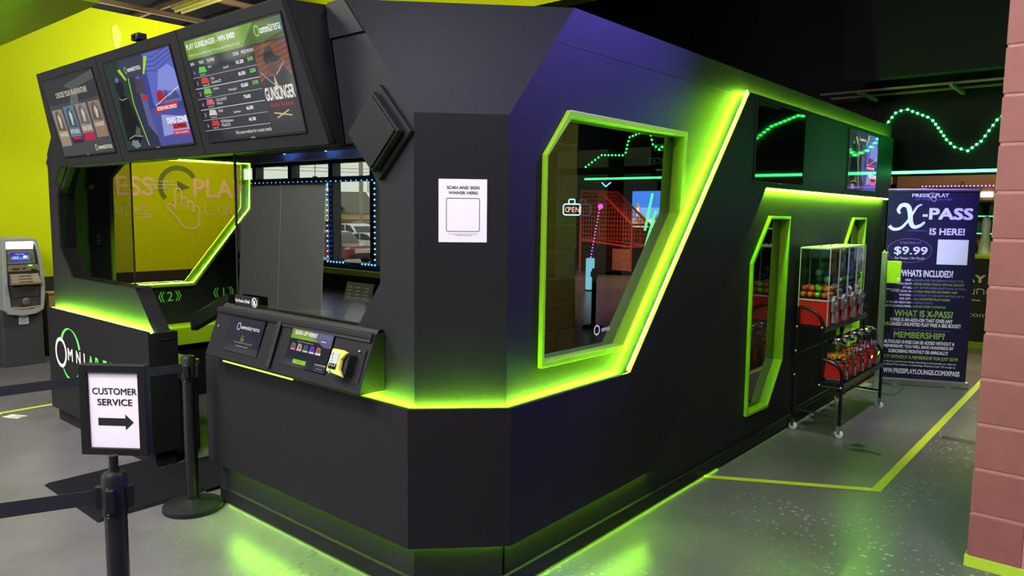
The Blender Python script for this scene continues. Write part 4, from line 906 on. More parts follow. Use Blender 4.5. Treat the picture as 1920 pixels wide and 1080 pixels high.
# tall square machines
def tall_machine(x, y0, y1, w, label):
    t = thing('capsule_machine', label, 'vending machine', (x + w / 2, (y0 + y1) / 2, .795), 'tall capsule machines on the upper shelf')
    z0, z1, z2 = .795, .985, 1.36
    MB().box(x + .004, x + w - .004, y0 + .004, y1 - .004, z0, z1).build('base_cabinet', M['red'], t, False, bevel=.004)
    fm = mat('pale_metal_edge', S(200, 205, 200), .35, .4) if 'edge' not in M else M['edge']; M['edge'] = fm
    b = MB(); e = .006
    for xx in (x, x + w - e):
        for yy in (y0, y1 - e): b.box(xx, xx + e, yy, yy + e, z0, z2)
    for zz in (z1 - .008, z2 - e):
        b.box(x, x + w, y0, y0 + e, zz, zz + e + .004).box(x, x + w, y1 - e, y1, zz, zz + e + .004).box(x, x + e, y0, y1, zz, zz + e + .004).box(x + w - e, x + w, y0, y1, zz, zz + e + .004)
    b.build('corner_edging', fm, t, False)
    b = MB(); q = .003
    for P in ((x + q, x + q + .002, y0 + .006, y1 - .006), (x + w - q - .002, x + w - q, y0 + .006, y1 - .006), (x + .006, x + w - .006, y0 + q, y0 + q + .002), (x + .006, x + w - .006, y1 - q - .002, y1 - q)): b.box(P[0], P[1], P[2], P[3], z1 + .002, z2 - .004)
    b.build('display_window', M['glass_clear'], t, False)
    MB().box(x + .003, x + w - .003, y0 + .003, y1 - .003, z2, z2 + .006).build('lid', fm, t, False)
    MB().sphere((x + w / 2, (y0 + y1) / 2, z2 + .010), .011, 8, 5, .6).build('lock', M['chrome'], t)
    c = MB().poly(Fr((0, y0, 0), (1, 0, 0), (0, 0, 1), (0, -1, 0)), [(x + w * .26, .895), (x + w * .74, .895), (x + w * .74, .985), (x + w * .62, 1.01), (x + w * .38, 1.01), (x + w * .26, .985)], 0, .022).build('coin_mechanism', M['steel'], t, False, bevel=.004)
    h = MB().obox(Fr((x + w / 2, y0 - .022, .955), (.8, 0, .6), (-.6, 0, .8), (0, -1, 0)), -.028, .028, -.007, .007, .004, .02).lathe(Fr((x + w / 2, y0 - .022, .955), (1, 0, 0), (0, 0, 1), (0, -1, 0)), [(.016, 0), (.014, .008)], 12).build('turn_handle', M['chrome'], c, False)
    MB().hexa([(x + w * .36, y0 - .028, .815), (x + w * .64, y0 - .028, .815), (x + w * .64, y0, .815), (x + w * .36, y0, .815)], [(x + w * .38, y0 - .010, .893), (x + w * .62, y0 - .010, .893), (x + w * .62, y0, .893), (x + w * .38, y0, .893)]).build('dispenser_flap', M['steel'], t, False, bevel=.003)
    card = MB(); A = Art(Fr((x + .02, y0 + .012, 1.20), (1, 0, 0), (0, 0, 1), (0, -1, 0)), w - .05, .13)
    return t
big_w = .222; bx = [5.50 + i * .226 for i in range(4)]
whichn = ['nearest tall capsule machine with orange and green balls inside', 'second tall capsule machine from the corner, dark card inside', 'third tall capsule machine, blue card inside', 'farthest tall capsule machine, pink card at the top of its window']
pm = [tall_machine(bx[0], 1.652, 1.868, big_w, whichn[0])]
for i in range(1, 4):
    c = dup(pm[0], (bx[i] + big_w / 2, 1.76, .795), whichn[i]); pm.append(c)
def dispcard(x, cols, parent, label):
    F = Fr((x + .03, 1.664, 1.15), (1, 0, 0), (0, 0, 1), (0, -1, 0)); b = MB(); ms = []
    def k(c):
        m = mat('printed_card', S(*c), .5); ms.append(m); b.cur = len(ms) - 1
    k(cols[0]); b.obox(F, 0, .16, 0, .19, -.002, 0)
    k(cols[1]); b.flat(F, [(.01, .02), (.15, .04), (.13, .12), (.05, .10)], .0006); b.flat(F, [(.02, .14), (.14, .15), (.12, .18), (.03, .17)], .0006)
    k(cols[2]); b.disc(F, (.06, .08), .022, .001); b.disc(F, (.11, .13), .018, .001)
    return b.build('display_card', ms, parent, False)
for i, cols in enumerate((((70, 40, 38), (110, 60, 50), (60, 90, 60)), ((52, 50, 70), (84, 84, 110), (150, 150, 160)), ((56, 56, 140), (90, 90, 190), (150, 60, 70)), ((190, 120, 150), (130, 130, 190), (210, 190, 220)))): dispcard(bx[i], cols, pm[i], '')
capcol = {'orange': (225, 105, 45), 'green': (105, 195, 45), 'red': (170, 60, 50), 'blue': (60, 80, 170), 'white': (215, 215, 220), 'purple': (110, 60, 150), 'teal': (40, 130, 110), 'pink': (205, 120, 140)}
cm = {k: mat(k + '_capsule', S(*v), .3) for k, v in capcol.items()}
proto = None
def ball(x, y, z, r, c, lab, grp):
    global proto
    if proto is None:
        proto = MB().sphere((0, 0, 0), 1.0, 14, 9); proto = proto.build('capsule_ball', cm[c]); o = proto
    else: o = proto.copy(); o.data = proto.data.copy() if c not in balls_me else balls_me[c]; COL.objects.link(o)
    if c not in balls_me: o.data.materials[0] = cm[c]; balls_me[c] = o.data
    o.location = (x, y, z); o.scale = (r, r, r)
    tag(o, lab, 'capsule ball', grp); return o
balls_me = {}
bl = .021
seq0 = ['orange', 'green', 'orange', 'green', 'orange', 'red']
for row in range(2):
    for j in range(4):
        for d in range(4):
            c = ['orange', 'green', 'orange', 'red', 'green', 'orange', 'orange', 'green', 'red', 'orange'][(row * 3 + j * 2 + d * 3) % 10]
            ball(bx[0] + .030 + d * .048 + .006 * row, 1.852 - j * .052 - .008 * (row) - .006, .998 + bl + row * .043, bl, c, c + ' capsule ball in the nearest tall machine', c + ' capsules in the nearest machine')
pal = [['red', 'teal', 'white', 'blue'], ['white', 'purple', 'blue', 'teal'], ['teal', 'pink', 'white', 'red']]
for i in range(1, 4):
    n = 0
    for row in range(4):
        for j in range(3):
            for d in range(3):
                if d > 0 and j > 0 and row < 3: n += 1
                c = pal[i - 1][(row * 5 + j * 3 + d * 7 + i) % 4]
                nm = {1: 'second', 2: 'third', 3: 'farthest'}[i]
                ball(bx[i] + .042 + d * .060 + .012 * (row % 2), 1.690 + j * .058 + .01 * (row % 2), .998 + .026 + row * .046, .026, c, c + ' capsule ball in the %s tall machine' % nm, c + ' capsules in the %s machine' % nm)
# small round machines
sw = .20; sx0 = 5.515
cyl = [M['steel']]
candy_cols = [((235, 170, 40), (190, 60, 30)), ((225, 110, 40), (240, 160, 60)), ((150, 60, 80), (220, 220, 225)), ((190, 60, 60), (230, 150, 160)), ((120, 70, 180), (220, 110, 160))]
slabs = ['nearest small round candy machine filled with yellow and brown candy', 'second small round candy machine with orange candy', 'middle small round candy machine with pale candy low in its globe', 'fourth small round candy machine with red candy', 'farthest small round candy machine wrapped with a purple and pink label']
def small_machine(x, label):
    cy = 1.598; t = thing('candy_machine', label, 'vending machine', (x, cy, .40), 'small candy machines on the lower shelf')
    Z = Fr((x, cy, 0), (1, 0, 0), (0, 1, 0), (0, 0, 1)); hw = .066
    MB().box(x - hw + .006, x + hw - .006, cy - hw + .006, cy + hw - .006, .400, .416).build('foot', M['chrome'], t, False, bevel=.003)
    MB().hexa([(x - hw, cy - hw, .416), (x + hw, cy - hw, .416), (x + hw, cy + hw, .416), (x - hw, cy + hw, .416)], [(x - hw * .9, cy - hw * .9, .530), (x + hw * .9, cy - hw * .9, .530), (x + hw * .9, cy + hw * .9, .530), (x - hw * .9, cy + hw * .9, .530)]).build('base_cabinet', M['red'], t, False, bevel=.006)
    MB().lathe(Z, [(.062, .528), (.070, .536), (.070, .546), (.062, .552)], 24).build('collar', M['chrome'], t)
    MB().lathe(Z, [(.064, .552), (.076, .572), (.076, .640), (.066, .666), (.052, .678)], 28).build('globe', M['glass_clear'], t)
    MB().lathe(Z, [(.058, .672), (.066, .678), (.064, .690), (.040, .700), (.034, .708), (.010, .712)], 28).build('lid', M['chrome'], t)
    F = Fr((x, cy - hw, 0), (1, 0, 0), (0, 0, 1), (0, -1, 0))
    c = MB().poly(F, [(-.022, .440), (.022, .440), (.026, .525), (-.026, .525)], -.004, .014).build('coin_mechanism', M['chrome'], t, False, bevel=.002)
    MB().obox(Fr((x, cy - hw - .014, .492), (.9, 0, .43), (-.43, 0, .9), (0, -1, 0)), -.022, .022, -.005, .005, 0, .014).build('turn_handle', M['chrome'], c, False)
    MB().poly(F, [(-.018, .412), (.018, .412), (.014, .442), (-.014, .442)], 0, .018).build('dispenser_flap', M['steel'], t, False)
    return t
sm0 = small_machine(sx0 + .07, slabs[0]); smalls = [sm0]
for i in range(1, 5): smalls.append(dup(sm0, (sx0 + .07 + i * sw, 1.598, .40), slabs[i]))
lblc = [(190, 185, 220), (120, 120, 210), (190, 180, 230), (215, 150, 170), (130, 80, 190)]
for i in range(5):
    x = sx0 + .07 + i * sw; cy = 1.598
    F = Fr((x + .012, cy - .079, .566), (1, .18, 0), (0, 0, 1)); F.n = Vector((.18, -1, 0)).normalized()
    b = MB(); b.rect(F, -.026, .036, 0, .075, .0); b.cur = 1; b.rect(F, -.02, .03, .008, .022, .0006); b.cur = 2; b.disc(F, (.005, .05), .016, .0006)
    b.build('price_label', [mat('price_label_paper', S(*lblc[i]), .5), mat('price_label_print', S(200, 70, 90), .5), mat('price_label_print', S(240, 235, 240), .5)], smalls[i], False)
    ca, cb_ = candy_cols[i]; b = MB(); rng = random.Random(i)
    for k in range(230 if i == 0 else 120):
        a = rng.uniform(0, 6.283); r = .066 * math.sqrt(rng.random()); b.cur = k % 3 % 2
        b.sphere((x + r * math.cos(a), cy + r * math.sin(a), .562 + rng.random() * (.026 if i != 1 else .06)), .0068, 6, 4)
    o = b.build('candy', [mat('candy_shell', S(*ca), .3), mat('candy_shell', S(*cb_), .3)]); tag(o, ['yellow and brown candy heap in the nearest small machine', 'orange candy heap in the second small machine', 'pale candy heap in the middle small machine', 'red candy heap in the fourth small machine', 'purple candy heap in the farthest small machine'][i], 'candy', None, 'stuff')

# ------------------------------------------------------------------ hand sanitiser stand
hs = thing('sanitizer_stand', 'slim aluminium stand with a lime green dispenser box before the tall banner', 'dispenser stand', (7.3, 1.69, 0))
MB().box(7.14, 7.46, 1.535, 1.865, .001, .012).build('base_plate', M['steel'], hs, False, bevel=.003)
MB().box(7.36, 7.40, 1.715, 1.765, .012, 1.27).build('post', M['steel'], hs, False, bevel=.004)
Fh = Fr((7.355, 1.655, 0), (.25, -.97, 0), (0, 0, 1)); Fh.n = Vector((-.97, -.25, 0)).normalized()
MB().obox(Fh, -.055, .060, .99, 1.19, -.06, .04).build('dispenser_box', M['lime'], hs, False, bevel=.006)
MB().obox(Fh, -.05, .055, .935, .94, -.03, .08).build('drip_tray', M['steel'], hs, False)
MB().obox(Fh, .035, .057, 1.02, 1.045, .04, .042).build('sticker', M['white'], hs, False)

# ------------------------------------------------------------------ tall pass banner
bn = thing('banner_stand', 'tall dark purple roll-up pass banner with white lettering', 'banner', (7.76, 1.46, 0))
ub = Vector((7.92 - 7.605, 1.11 - 1.795, 0)); wb = ub.length; FB = Fr((7.605, 1.795, .05), ub, (0, 0, 1)); FB.n = ub.normalized().cross(Vector((0, 0, 1)))
hb = 1.785
MB().obox(FB, 0, wb, 0, hb, -.002, 0).build('banner_sheet', mat('indigo_banner_vinyl', S(20, 14, 54), .45, noise=.02), bn, False)
MB().obox(FB, -.015, wb + .015, -.048, .012, -.05, .05).build('base_cassette', M['steel'], bn, False, bevel=.006)
MB().obox(FB, -.005, wb + .005, hb - .004, hb + .018, -.012, .012).build('top_rail', M['steel'], bn, False, bevel=.003)
MB().obox(FB, wb / 2 - .01, wb / 2 + .01, 0, hb, -.05, -.03).build('support_pole', M['steel'], bn, False)
b = MB(); b.obox(FB, wb * .16, wb * .22, -.050, -.044, -.06, .11).obox(FB, wb * .76, wb * .82, -.050, -.044, -.06, .11); b.build('foot', M['steel'], bn, False)
BW, BGn, BP = mat('banner_white_print', S(225, 222, 240), .5), mat('banner_green_print', S(130, 170, 70), .5), mat('banner_violet_print', S(120, 100, 170), .5)
tw, tg, tv = MB(), MB(), MB()
def Y_(y): return hb * (1 - (y - 52) / 955)
def X_(x, y): return wb * (x - (60 - 20 * (y - 50) / 960)) / (458 - 38 * (y - 50) / 960)
def bt(m, t, x0, x1, y0, y1, bold=.01, shear=0): MB().text(FB, t, X_(x0, y1), Y_(y1), X_(x1, y1), Y_(y0), .0012, bold, shear, 'F').build('text_line', BW if m is tw else BGn if m is tg else BP, bn, False)
bt(tw, 'PRESS', 180, 265, 66, 83, .02); bt(tw, 'PLAY', 298, 366, 64, 83, .02); hand_icon(tw, FB, X_(287, 85), Y_(87), .062, .004, .0014); tw.arc(FB, (X_(281, 76), Y_(76)), .026, 40, 230, .006, .0012)
thin_word(tv, FB, 'Gaming', X_(198, 95), Y_(97), .012, .015, .006, .0012, .0025); thin_word(tv, FB, 'Lounge', X_(308, 95), Y_(97), .012, .015, .006, .0012, .0025)
xm = MB()
def sw_(P, w0): xm.stroke(FB, [(X_(x, y), Y_(y)) for x, y in P], w0, .0012)
def smoothp(P, n=6):
    out = []
    for i in range(len(P) - 1):
        p0 = Vector(P[max(0, i - 1)]); p1 = Vector(P[i]); p2 = Vector(P[i + 1]); p3 = Vector(P[min(len(P) - 1, i + 2)])
        for k in range(n):
            t = k / n; q = 0.5 * ((2 * p1) + (p2 - p0) * t + (2 * p0 - 5 * p1 + 4 * p2 - p3) * t * t + (3 * p1 - p0 - 3 * p2 + p3) * t ** 3); out.append((q.x, q.y))
    out.append(P[-1]); return out
s1 = smoothp([(122, 165), (112, 148), (130, 124), (160, 128), (172, 160), (178, 210), (196, 232), (226, 224), (248, 206)]); sw_(s1, [.018 + .024 * math.sin(math.pi * i / (len(s1) - 1)) for i in range(len(s1))])
s2 = smoothp([(232, 120), (206, 134), (168, 195), (130, 236), (92, 244), (68, 228)]); sw_(s2, [.014 + .018 * i / (len(s2) - 1) for i in range(len(s2))])
xm.build('script_letter', BW, bn, False)
bt(tw, '-', 236, 262, 168, 180, .06); bt(tw, 'PASS', 268, 486, 136, 194, .035)
bt(tw, 'IS HERE!', 273, 447, 236, 270, .03); MB().stroke(FB, [(X_(165, 250), Y_(250)), (X_(262, 250), Y_(250))], .004, .0012).build('rule', BP, bn, False)
MB().arc(FB, (X_(176, 350), Y_(350)), X_(288, 350) - X_(176, 350), 0, 360, .004, .0012, 36, Y_(290) - Y_(350)).build('price_oval', BP, bn, False)
bt(tv, 'STARTING AT', 127, 236, 306, 317, .03); bt(tw, '$9.99', 98, 266, 330, 376, .018); bt(tw, 'Per Person / Per Month', 104, 252, 382, 394, .0)
MB().rect(FB, X_(312, 415), X_(461, 415), Y_(416), Y_(292), .0012).build('white_square', BW, bn, False)
bt(tw, '*WHATS INCLUDED?', 130, 394, 445, 481, .03)
for i, (h_, t_) in enumerate((('NERF -', 'BIGGER & BETTER WEAPON SELECTION'), ('VIRTUAL REALITY -', 'SPEND MORE TIME IN VIRTUAL REALITY'), ('SPT E-BALL -', 'GET BETTER PRIZE SELECTIONS IN E-BALL'), ('HAPTIC ZONE VR -', '15 FREE MINUTES ON EVERY VISIT'), ('WAIVERS -', 'EXTENDED TO 180 DAYS INSTEAD OF 90'), ('10% OFF -', 'ALL UNLIMITED PLAY PASSES'), ('IF YOU GO XBOX ONE -', 'EARNED POINTS'), ('SNOW & 2-HOUR PASSES -', 'EARNED EVERY 2 MONTHS'))):
    y = 498 + i * 19; r_ = [445, 450, 462, 418, 448, 382, 300, 360][i]; l_ = [160, 118, 150, 90, 132, 134, 72, 62][i]
    bt(tw, h_, l_, 198, y - 5, y + 6, .03); bt(tg if i % 2 else tv, t_, 204, r_, y - 5, y + 6, .02)
bt(tg, 'WHAT IS X-PASS?', 112, 397, 651, 685, .025)
bt(tw, 'X-PASS IS AN ADD-ON THAT GIVES ANY', 90, 396, 692, 710, .03); bt(tw, 'PURCHASED UNLIMITED PLAY PASS A BIG BOOST!', 56, 434, 714, 733, .03)
MB().stroke(FB, [(X_(110, 752), Y_(752)), (X_(386, 752), Y_(752))], .004, .0012).build('rule', BP, bn, False)
bt(tg, 'MEMBERSHIP?', 112, 360, 762, 794, .025)
for i, (t_, a_, c_) in enumerate((('ALTHOUGH X-PASS CAN BE ADDED WITHOUT A', 66, 406), ('MEMBERSHIP, YOU WILL SAVE HUNDREDS BY', 66, 402), ('SUBSCRIBING MONTHLY OR ANNUALLY!', 90, 376))): bt(tw, t_, a_, c_, 806 + 24 * i, 824 + 24 * i, .03)
bt(tg, 'BUY IT WITHOUT A MEMBERSHIP FOR JUST $3.99', 46, 424, 884, 906, .03)
bt(tw, '*Items listed as included can change depending on the package you select or', 46, 416, 912, 924, .01); bt(tw, 'when adding X-Pass without a membership. Must be at least 18+ to sign up', 48, 412, 928, 940, .01)
bt(tw, 'WWW.PRESSPLAYLOUNGE.COM/XPASS', 44, 432, 952, 978, .03)
tw.build('hand_emblem', BW, bn, False); tv.build('lounge_lettering', BP, bn, False)

# ------------------------------------------------------------------ green lights on the bulkhead
xb = 8.585
wave = [(2.106, 2.542), (2.011, 2.673), (1.961, 2.692), (1.90, 2.70), (1.708, 2.608), (1.66, 2.57), (1.605, 2.494), (1.526, 2.372), (1.45, 2.295), (1.333, 2.252), (1.225, 2.341), (1.106, 2.539), (.95, 2.68), (.7, 2.72), (.4, 2.62), (.1, 2.40), (-.2, 2.30), (-.45, 2.42), (-.66, 2.55), (-.708, 2.536), (-.873, 2.42), (-.97, 2.49), (-1.003, 2.606), (-1.02, 2.67), (-1.179, 2.644), (-1.32, 2.60), (-1.352, 2.50), (-1.373, 2.40), (-1.42, 2.367), (-1.755, 2.383), (-2.016, 2.231)]
led_dots('string_light', [(xb, y, z) for y, z in wave], .012, M['green_led'], 'wavy green string of lights on the black bulkhead', 'string lights', .055, cable=M['green_rope'])
tb = thing('light_tube', 'long straight green light tube under the black bulkhead', 'light tube', (8.58, 0, 2.05))
MB().tube([(8.575, 2.02, 2.052), (8.575, -2.02, 2.062)], .014, 8).build('tube', M['green_tube'], tb)
MB().box(8.58, 8.60, -2.03, 2.03, 2.03, 2.075).build('holder', M['black_plastic'], tb, False)

# ------------------------------------------------------------------ snack bar beyond the bulkhead
br = thing('bar_counter', 'black bar counter with lounge lettering beyond the tall banner', 'counter', (10.8, .3, 0))
MB().box(10.5, 11.1, -1.6, 2.6, 0, 1.10).build('counter_body', mat('bar_front_laminate', S(40, 40, 42), .4), br, False)
MB().box(10.42, 11.14, -1.6, 2.6, 1.10, 1.135).build('counter_top', M['lime'], br, False)
MB().box(10.46, 10.5, -1.6, 2.6, 0, .07).build('lime_base', M['lime'], br, False)
FC = FRONTR(10.497); b = MB(); b.text(FC, 'PRESS PLAY', -2.25, .80, -1.34, .90, .002, .03, align='F'); thin_word(b, FC, 'Gaming', -2.3, .66, .065, .07, .03, .002, .010); thin_word(b, FC, 'Lounge', -1.72, .66, .065, .07, .03, .002, .010)
b.text(FC, 'pressplaylounge.com', -2.3, .36, -1.30, .44, .002, .0, align='F'); b.stroke(FC, [(-2.2, .585), (-1.38, .585)], .012, .002); b.build('lettering', M['logo_white'], br, False)
sh = thing('back_shelf', 'wooden bar shelving with bottles behind the bar counter', 'shelf', (12.2, .6, 0))
b = MB().box(12.3, 12.36, -1.6, 2.8, 0, 2.5)
for z in (1.20, 1.38, 1.62, 1.90): b.box(12.0, 12.3, -1.6, 2.8, z - .02, z)
b.box(12.0, 12.3, 1.30, 1.34, 0, 2.1).box(12.0, 12.3, 1.92, 1.96, 0, 2.1)
b.build('shelf_frame', mat('dark_bar_wood', S(70, 48, 34), .5), sh, False)
for z in (1.38, 1.62): MB().box(11.99, 12.0, -1.6, 2.8, z - .018, z - .002).build('shelf_light', glow('shelf_led', (.1, 1.0, .2), 2.0), sh, False)
bm_ = [mat('bottle_glass', S(150, 160, 165), .15), mat('bottle_glass', S(60, 110, 60), .15), mat('bottle_glass', S(150, 90, 40), .15)]
pb = None; nb = 0
for z, labz in ((1.20, 'lowest'), (1.38, 'middle'), (1.62, 'upper')):
    for k in range(7):
        y = 1.02 + k * .13
        if pb is None:
            pb = thing('bottle', 'clear bottle on the lowest shelf behind the bar', 'bottle', (12.1, y, z), 'bottles behind the bar')
            Z = Fr((12.1, y, z), (1, 0, 0), (0, 1, 0), (0, 0, 1)); MB().lathe(Z, [(.034, .0), (.036, .02), (.036, .11), (.014, .145), (.012, .165)], 12).build('bottle_body', bm_[0], pb); MB().lathe(Z, [(.014, .165), (.014, .18)], 10).build('cap', M['black'], pb)
        else:
            c = dup(pb, (12.1, y, z), ('clear', 'green', 'amber')[nb % 3] + ' bottle on the %s shelf behind the bar' % labz)
            for ch in c.children:
                if ch.name.startswith('bottle_body'): ch.data = ch.data.copy(); ch.data.materials[0] = bm_[nb % 3]
        nb += 1
sy = thing('syrup_jar', 'tall white patterned bottle standing on the bar counter', 'jar', (10.9, 1.41, 1.135))
Z = Fr((10.9, 1.43, 1.135), (1, 0, 0), (0, 1, 0), (0, 0, 1)); MB().lathe(Z, [(.075, 0), (.07, .12), (.045, .22), (.05, .40), (.035, .46), (.01, .48)], 18).build('jar_body', M['white'], sy)
cn = thing('bar_canopy', 'wooden canopy over the bar edged with purple lights', 'canopy', (11.2, .8, 1.85))
MB().box(10.55, 12.0, -1.6, 2.10, 1.80, 1.965).build('canopy_board', mat('canopy_wood', S(120, 86, 52), .5, noise=.2, scale=10), cn, False)
b = MB()
for k in range(60): b.sphere((10.53, 2.10 - k * .04, 1.975), .007, 6, 4)
b.build('edge_lights', M['purple_led'], cn); cn.children[-1]['kind'] = 'stuff'
for y in (.4, 1.40): MB().box(10.50, 10.56, y - .06, y + .06, 1.84, 1.90).build('canopy_lamp', glow('canopy_lamp', (1, .95, .9), 5), cn, False)
MB().box(10.6, 10.66, -1.5, -1.44, 1.135, 1.80).box(11.9, 11.96, 2.0, 2.06, 0, 1.80).build('canopy_post', M['black'], cn, False)
sl = thing('slat_screen', 'pale wooden slat screen hanging over the bar on the left', 'slat screen', (12.6, 2.6, 2.1))
b = MB()
for k in range(16): b.box(12.4, 12.44, 2.38 + k * .042, 2.405 + k * .042, 2.08, 2.75)
b.box(12.44, 12.46, 2.36, 3.06, 2.08, 2.12).box(12.44, 12.46, 2.36, 3.06, 2.7, 2.75); b.build('slat_panel', M['wood'], sl, False)
MB().tube([(12.43, 2.5, 2.75), (12.43, 2.5, 4.25)], .006, 6).tube([(12.43, 2.95, 2.75), (12.43, 2.95, 4.25)], .006, 6).build('hanging_rod', M['black'], sl)
# ------------------------------------------------------------------ cash machine
at = thing('cash_machine', 'grey cash machine with a lit top panel against the lime wall', 'cash machine', (2.43, 8.7, 0))
FA = SIDE(8.42)
gr = mat('grey_atm_plastic', S(158, 160, 166), .35); dk = mat('dark_atm_cabinet', S(62, 62, 66), .45); brn = mat('taupe_atm_plastic', S(128, 112, 92), .45)
MB().box(2.245, 2.600, 8.46, 8.98, 0, .56).build('pedestal', dk, at, False, bevel=.006)
hood = [(2.256, .575), (2.29, .53), (2.40, .512), (2.53, .525), (2.592, .56), (2.612, .70), (2.618, .82), (2.603, 1.03), (2.578, 1.22), (2.558, 1.272), (2.53, 1.285), (2.30, 1.282), (2.278, 1.27), (2.268, 1.20), (2.262, .85)]
inner = [(2.312, .598), (2.40, .575), (2.50, .575), (2.570, .60), (2.580, .80), (2.575, 1.00), (2.552, 1.20), (2.535, 1.25), (2.298, 1.25), (2.296, 1.15), (2.294, .85)]
MB().poly(FA, hood, 0, -.50).build('hood', gr, at, False, bevel=.008)
MB().poly(FA, hood, .022, 0, [inner]).build('front_rim', gr, at, False, bevel=.008)
MB().poly(FA, inner, .004, 0).build('fascia', dk, at, False)
MB().poly(FA, [(2.300, 1.180), (2.527, 1.176), (2.533, 1.246), (2.302, 1.248)], .004, .012).build('lit_topper', glow('atm_topper_light', (1.0, 1.0, 1.0), 7.0), at, False)
MB().poly(FA, [(2.302, 1.03), (2.540, 1.03), (2.532, 1.160), (2.302, 1.160)], .004, .012).build('screen_bezel', brn, at, False, bevel=.002)
s_ = MB().rect(FA, 2.331, 2.490, 1.052, 1.140, .013).build('screen', sm(40, 50, 190), at, False)
a = Art(FA.sub(2.331, 1.052, .0132), .159, .088); a.c(235, 235, 245).text('WELCOME', .25, .78, .90, .75).text('Insert card', .12, .55, .66, .45).rect(.12, .40, .42, .46).rect(.68, .38, .88, .68); a.build(at)
b = MB()
for k in range(4):
    for u in (2.306, 2.500): b.obox(FA, u, u + .022, 1.05 + k * .022, 1.062 + k * .022, .012, .018)
b.build('side_button', M['steel'], at, False)
MB().obox(FA, 2.302, 2.574, .955, 1.02, .004, .016).build('card_panel', brn, at, False, bevel=.002)
b = MB().obox(FA, 2.34, 2.40, .975, .987, .016, .020).obox(FA, 2.43, 2.45, .978, .992, .016, .020).obox(FA, 2.50, 2.545, .962, .974, .016, .03); b.build('card_slot', M['black'], at, False)
MB().obox(FA, 2.478, 2.512, 1.006, 1.018, .016, .019).build('status_light', glow('atm_status_light', (.1, 1, .2), 3), at, False)
kp = MB().hexa([FA(2.31, .825, .07), FA(2.575, .825, .07), FA(2.575, .825, .004), FA(2.31, .825, .004)], [FA(2.315, .845, .07), FA(2.57, .845, .07), FA(2.565, .93, .004), FA(2.32, .93, .004)]).build('keypad_shelf', brn, at, False, bevel=.002)
b = MB()
for i in range(4):
    for j in range(3): 
        c = FA(2.385 + i * .030, .852 + j * .026, .064 - j * .020); b.box(c.x, c.x + .022, c.y - .006, c.y + .006, c.z, c.z + .008)
b.build('key', M['steel'], kp, False)
MB().obox(FA, 2.335, 2.553, .70, .815, .004, .014).build('cash_tray', mat('dark_tray', S(70, 66, 62), .3), at, False, bevel=.002)
MB().lathe(Fr(FA(2.445, .655, .004), (1, 0, 0), (0, 0, 1), (0, -1, 0)), [(.034, 0), (.034, .012), (.022, .016)], 18).build('receipt_knob', M['steel'], at)
MB().poly(FA, [(2.32, .597), (2.42, .578), (2.56, .592), (2.56, .603), (2.42, .592), (2.32, .608)], .004, .024).build('lip', M['tan'], at, False)
MB().obox(SIDE(8.46), 2.385, 2.470, .420, .505, 0, .002).build('instruction_label', M['white'], at, False)
b = MB()
for k in range(5): b.rect(SIDE(8.46), 2.393, 2.46 - .01 * (k % 3), .49 - k * .014, .494 - k * .014, .003)
b.build('instruction_label', M['ink'], at, False)
tn = thing('waste_bin', 'small tan bin between the cash machine and the booth', 'bin', (2.80, 8.85, 0))
MB().box(2.765, 2.86, 8.80, 8.98, 0, .665).build('bin_body', M['tan'], tn, False, bevel=.008); MB().box(2.76, 2.865, 8.79, 8.98, .665, .685).build('lid', M['tan'], tn, False, bevel=.004)

# ------------------------------------------------------------------ fluorescent fitting
fx = thing('ceiling_light', 'unlit fluorescent strip fitting hung under the black ceiling', 'light fitting', (4.35, 8.4, 3.9))
MB().box(4.27, 4.43, 7.85, 9.0 - .04, 3.95, 3.99).build('housing', mat('cream_enamel', S(225, 205, 130), .5), fx, False)
for x in (4.31, 4.39): MB().tube([(x, 7.88, 3.93), (x, 8.93, 3.93)], .018, 10).build('lamp_tube', mat('pale_lamp_tube', S(235, 225, 160), .4), fx)
MB().tube([(4.35, 8.1, 3.99), (4.35, 8.1, 4.25)], .006, 6).tube([(4.35, 8.7, 3.99), (4.35, 8.7, 4.25)], .006, 6).build('hanging_rod', M['black'], fx)

# ------------------------------------------------------------------ inside the booth
tbm = thing('touch_tablet', 'dark tablet tilted on the desk behind the right glass pane', 'tablet', (2.55, 3.4, .96))
FTb = Fr((2.60, 3.16, 1.09), (-.05, -1, 0), (.35, .03, 1)); FTb = Fr((2.56, 3.42, 1.09), (0, -1, 0), (.45, .20, 1)); FTb.n = FTb.u.cross(FTb.v)
MB().obox(FTb, 0, .245, 0, .115, -.012, 0).build('case', M['black_plastic'], tbm, False, bevel=.004)
a = Art(FTb.sub(.008, .006, .0004), .229, .103); a.c(58, 58, 46).rect(0, 0, 1, 1)
for r in range(4):
    for c in range(3): a.c(120, 118, 100).rect(.08 + c * .32, .12 + r * .2, .24 + c * .32, .16 + r * .2)
a.build(tbm)
MB().hexa([(2.54, 3.20, .961), (2.66, 3.20, .961), (2.66, 3.40, .961), (2.54, 3.40, .961)], [(2.575, 3.24, 1.09), (2.595, 3.24, 1.09), (2.595, 3.36, 1.09), (2.575, 3.36, 1.09)]).build('stand', M['black_plastic'], tbm, False)
kp_ = thing('wall_keypad', 'small dark keypad on the inner wall behind the left glass pane', 'keypad', (2.2, 6.29, 1.35))
FK2 = SIDE(6.305); MB().obox(FK2, 2.26, 2.37, 1.29, 1.405, 0, .03).build('case', M['black_plastic'], kp_, False, bevel=.004)
MB().rect(FK2, 2.275, 2.325, 1.31, 1.385, .0305).build('display', M['screen_off'], kp_, False)
b = MB()
for r_ in range(4): b.obox(FK2, 2.335, 2.36, 1.305 + r_ * .022, 1.318 + r_ * .022, .03, .034)
b.build('key', M['steel'], kp_, False)
wc = thing('wall_camera', 'small camera high on the inner wall behind the left glass pane', 'camera', (2.3, 6.27, 1.76))
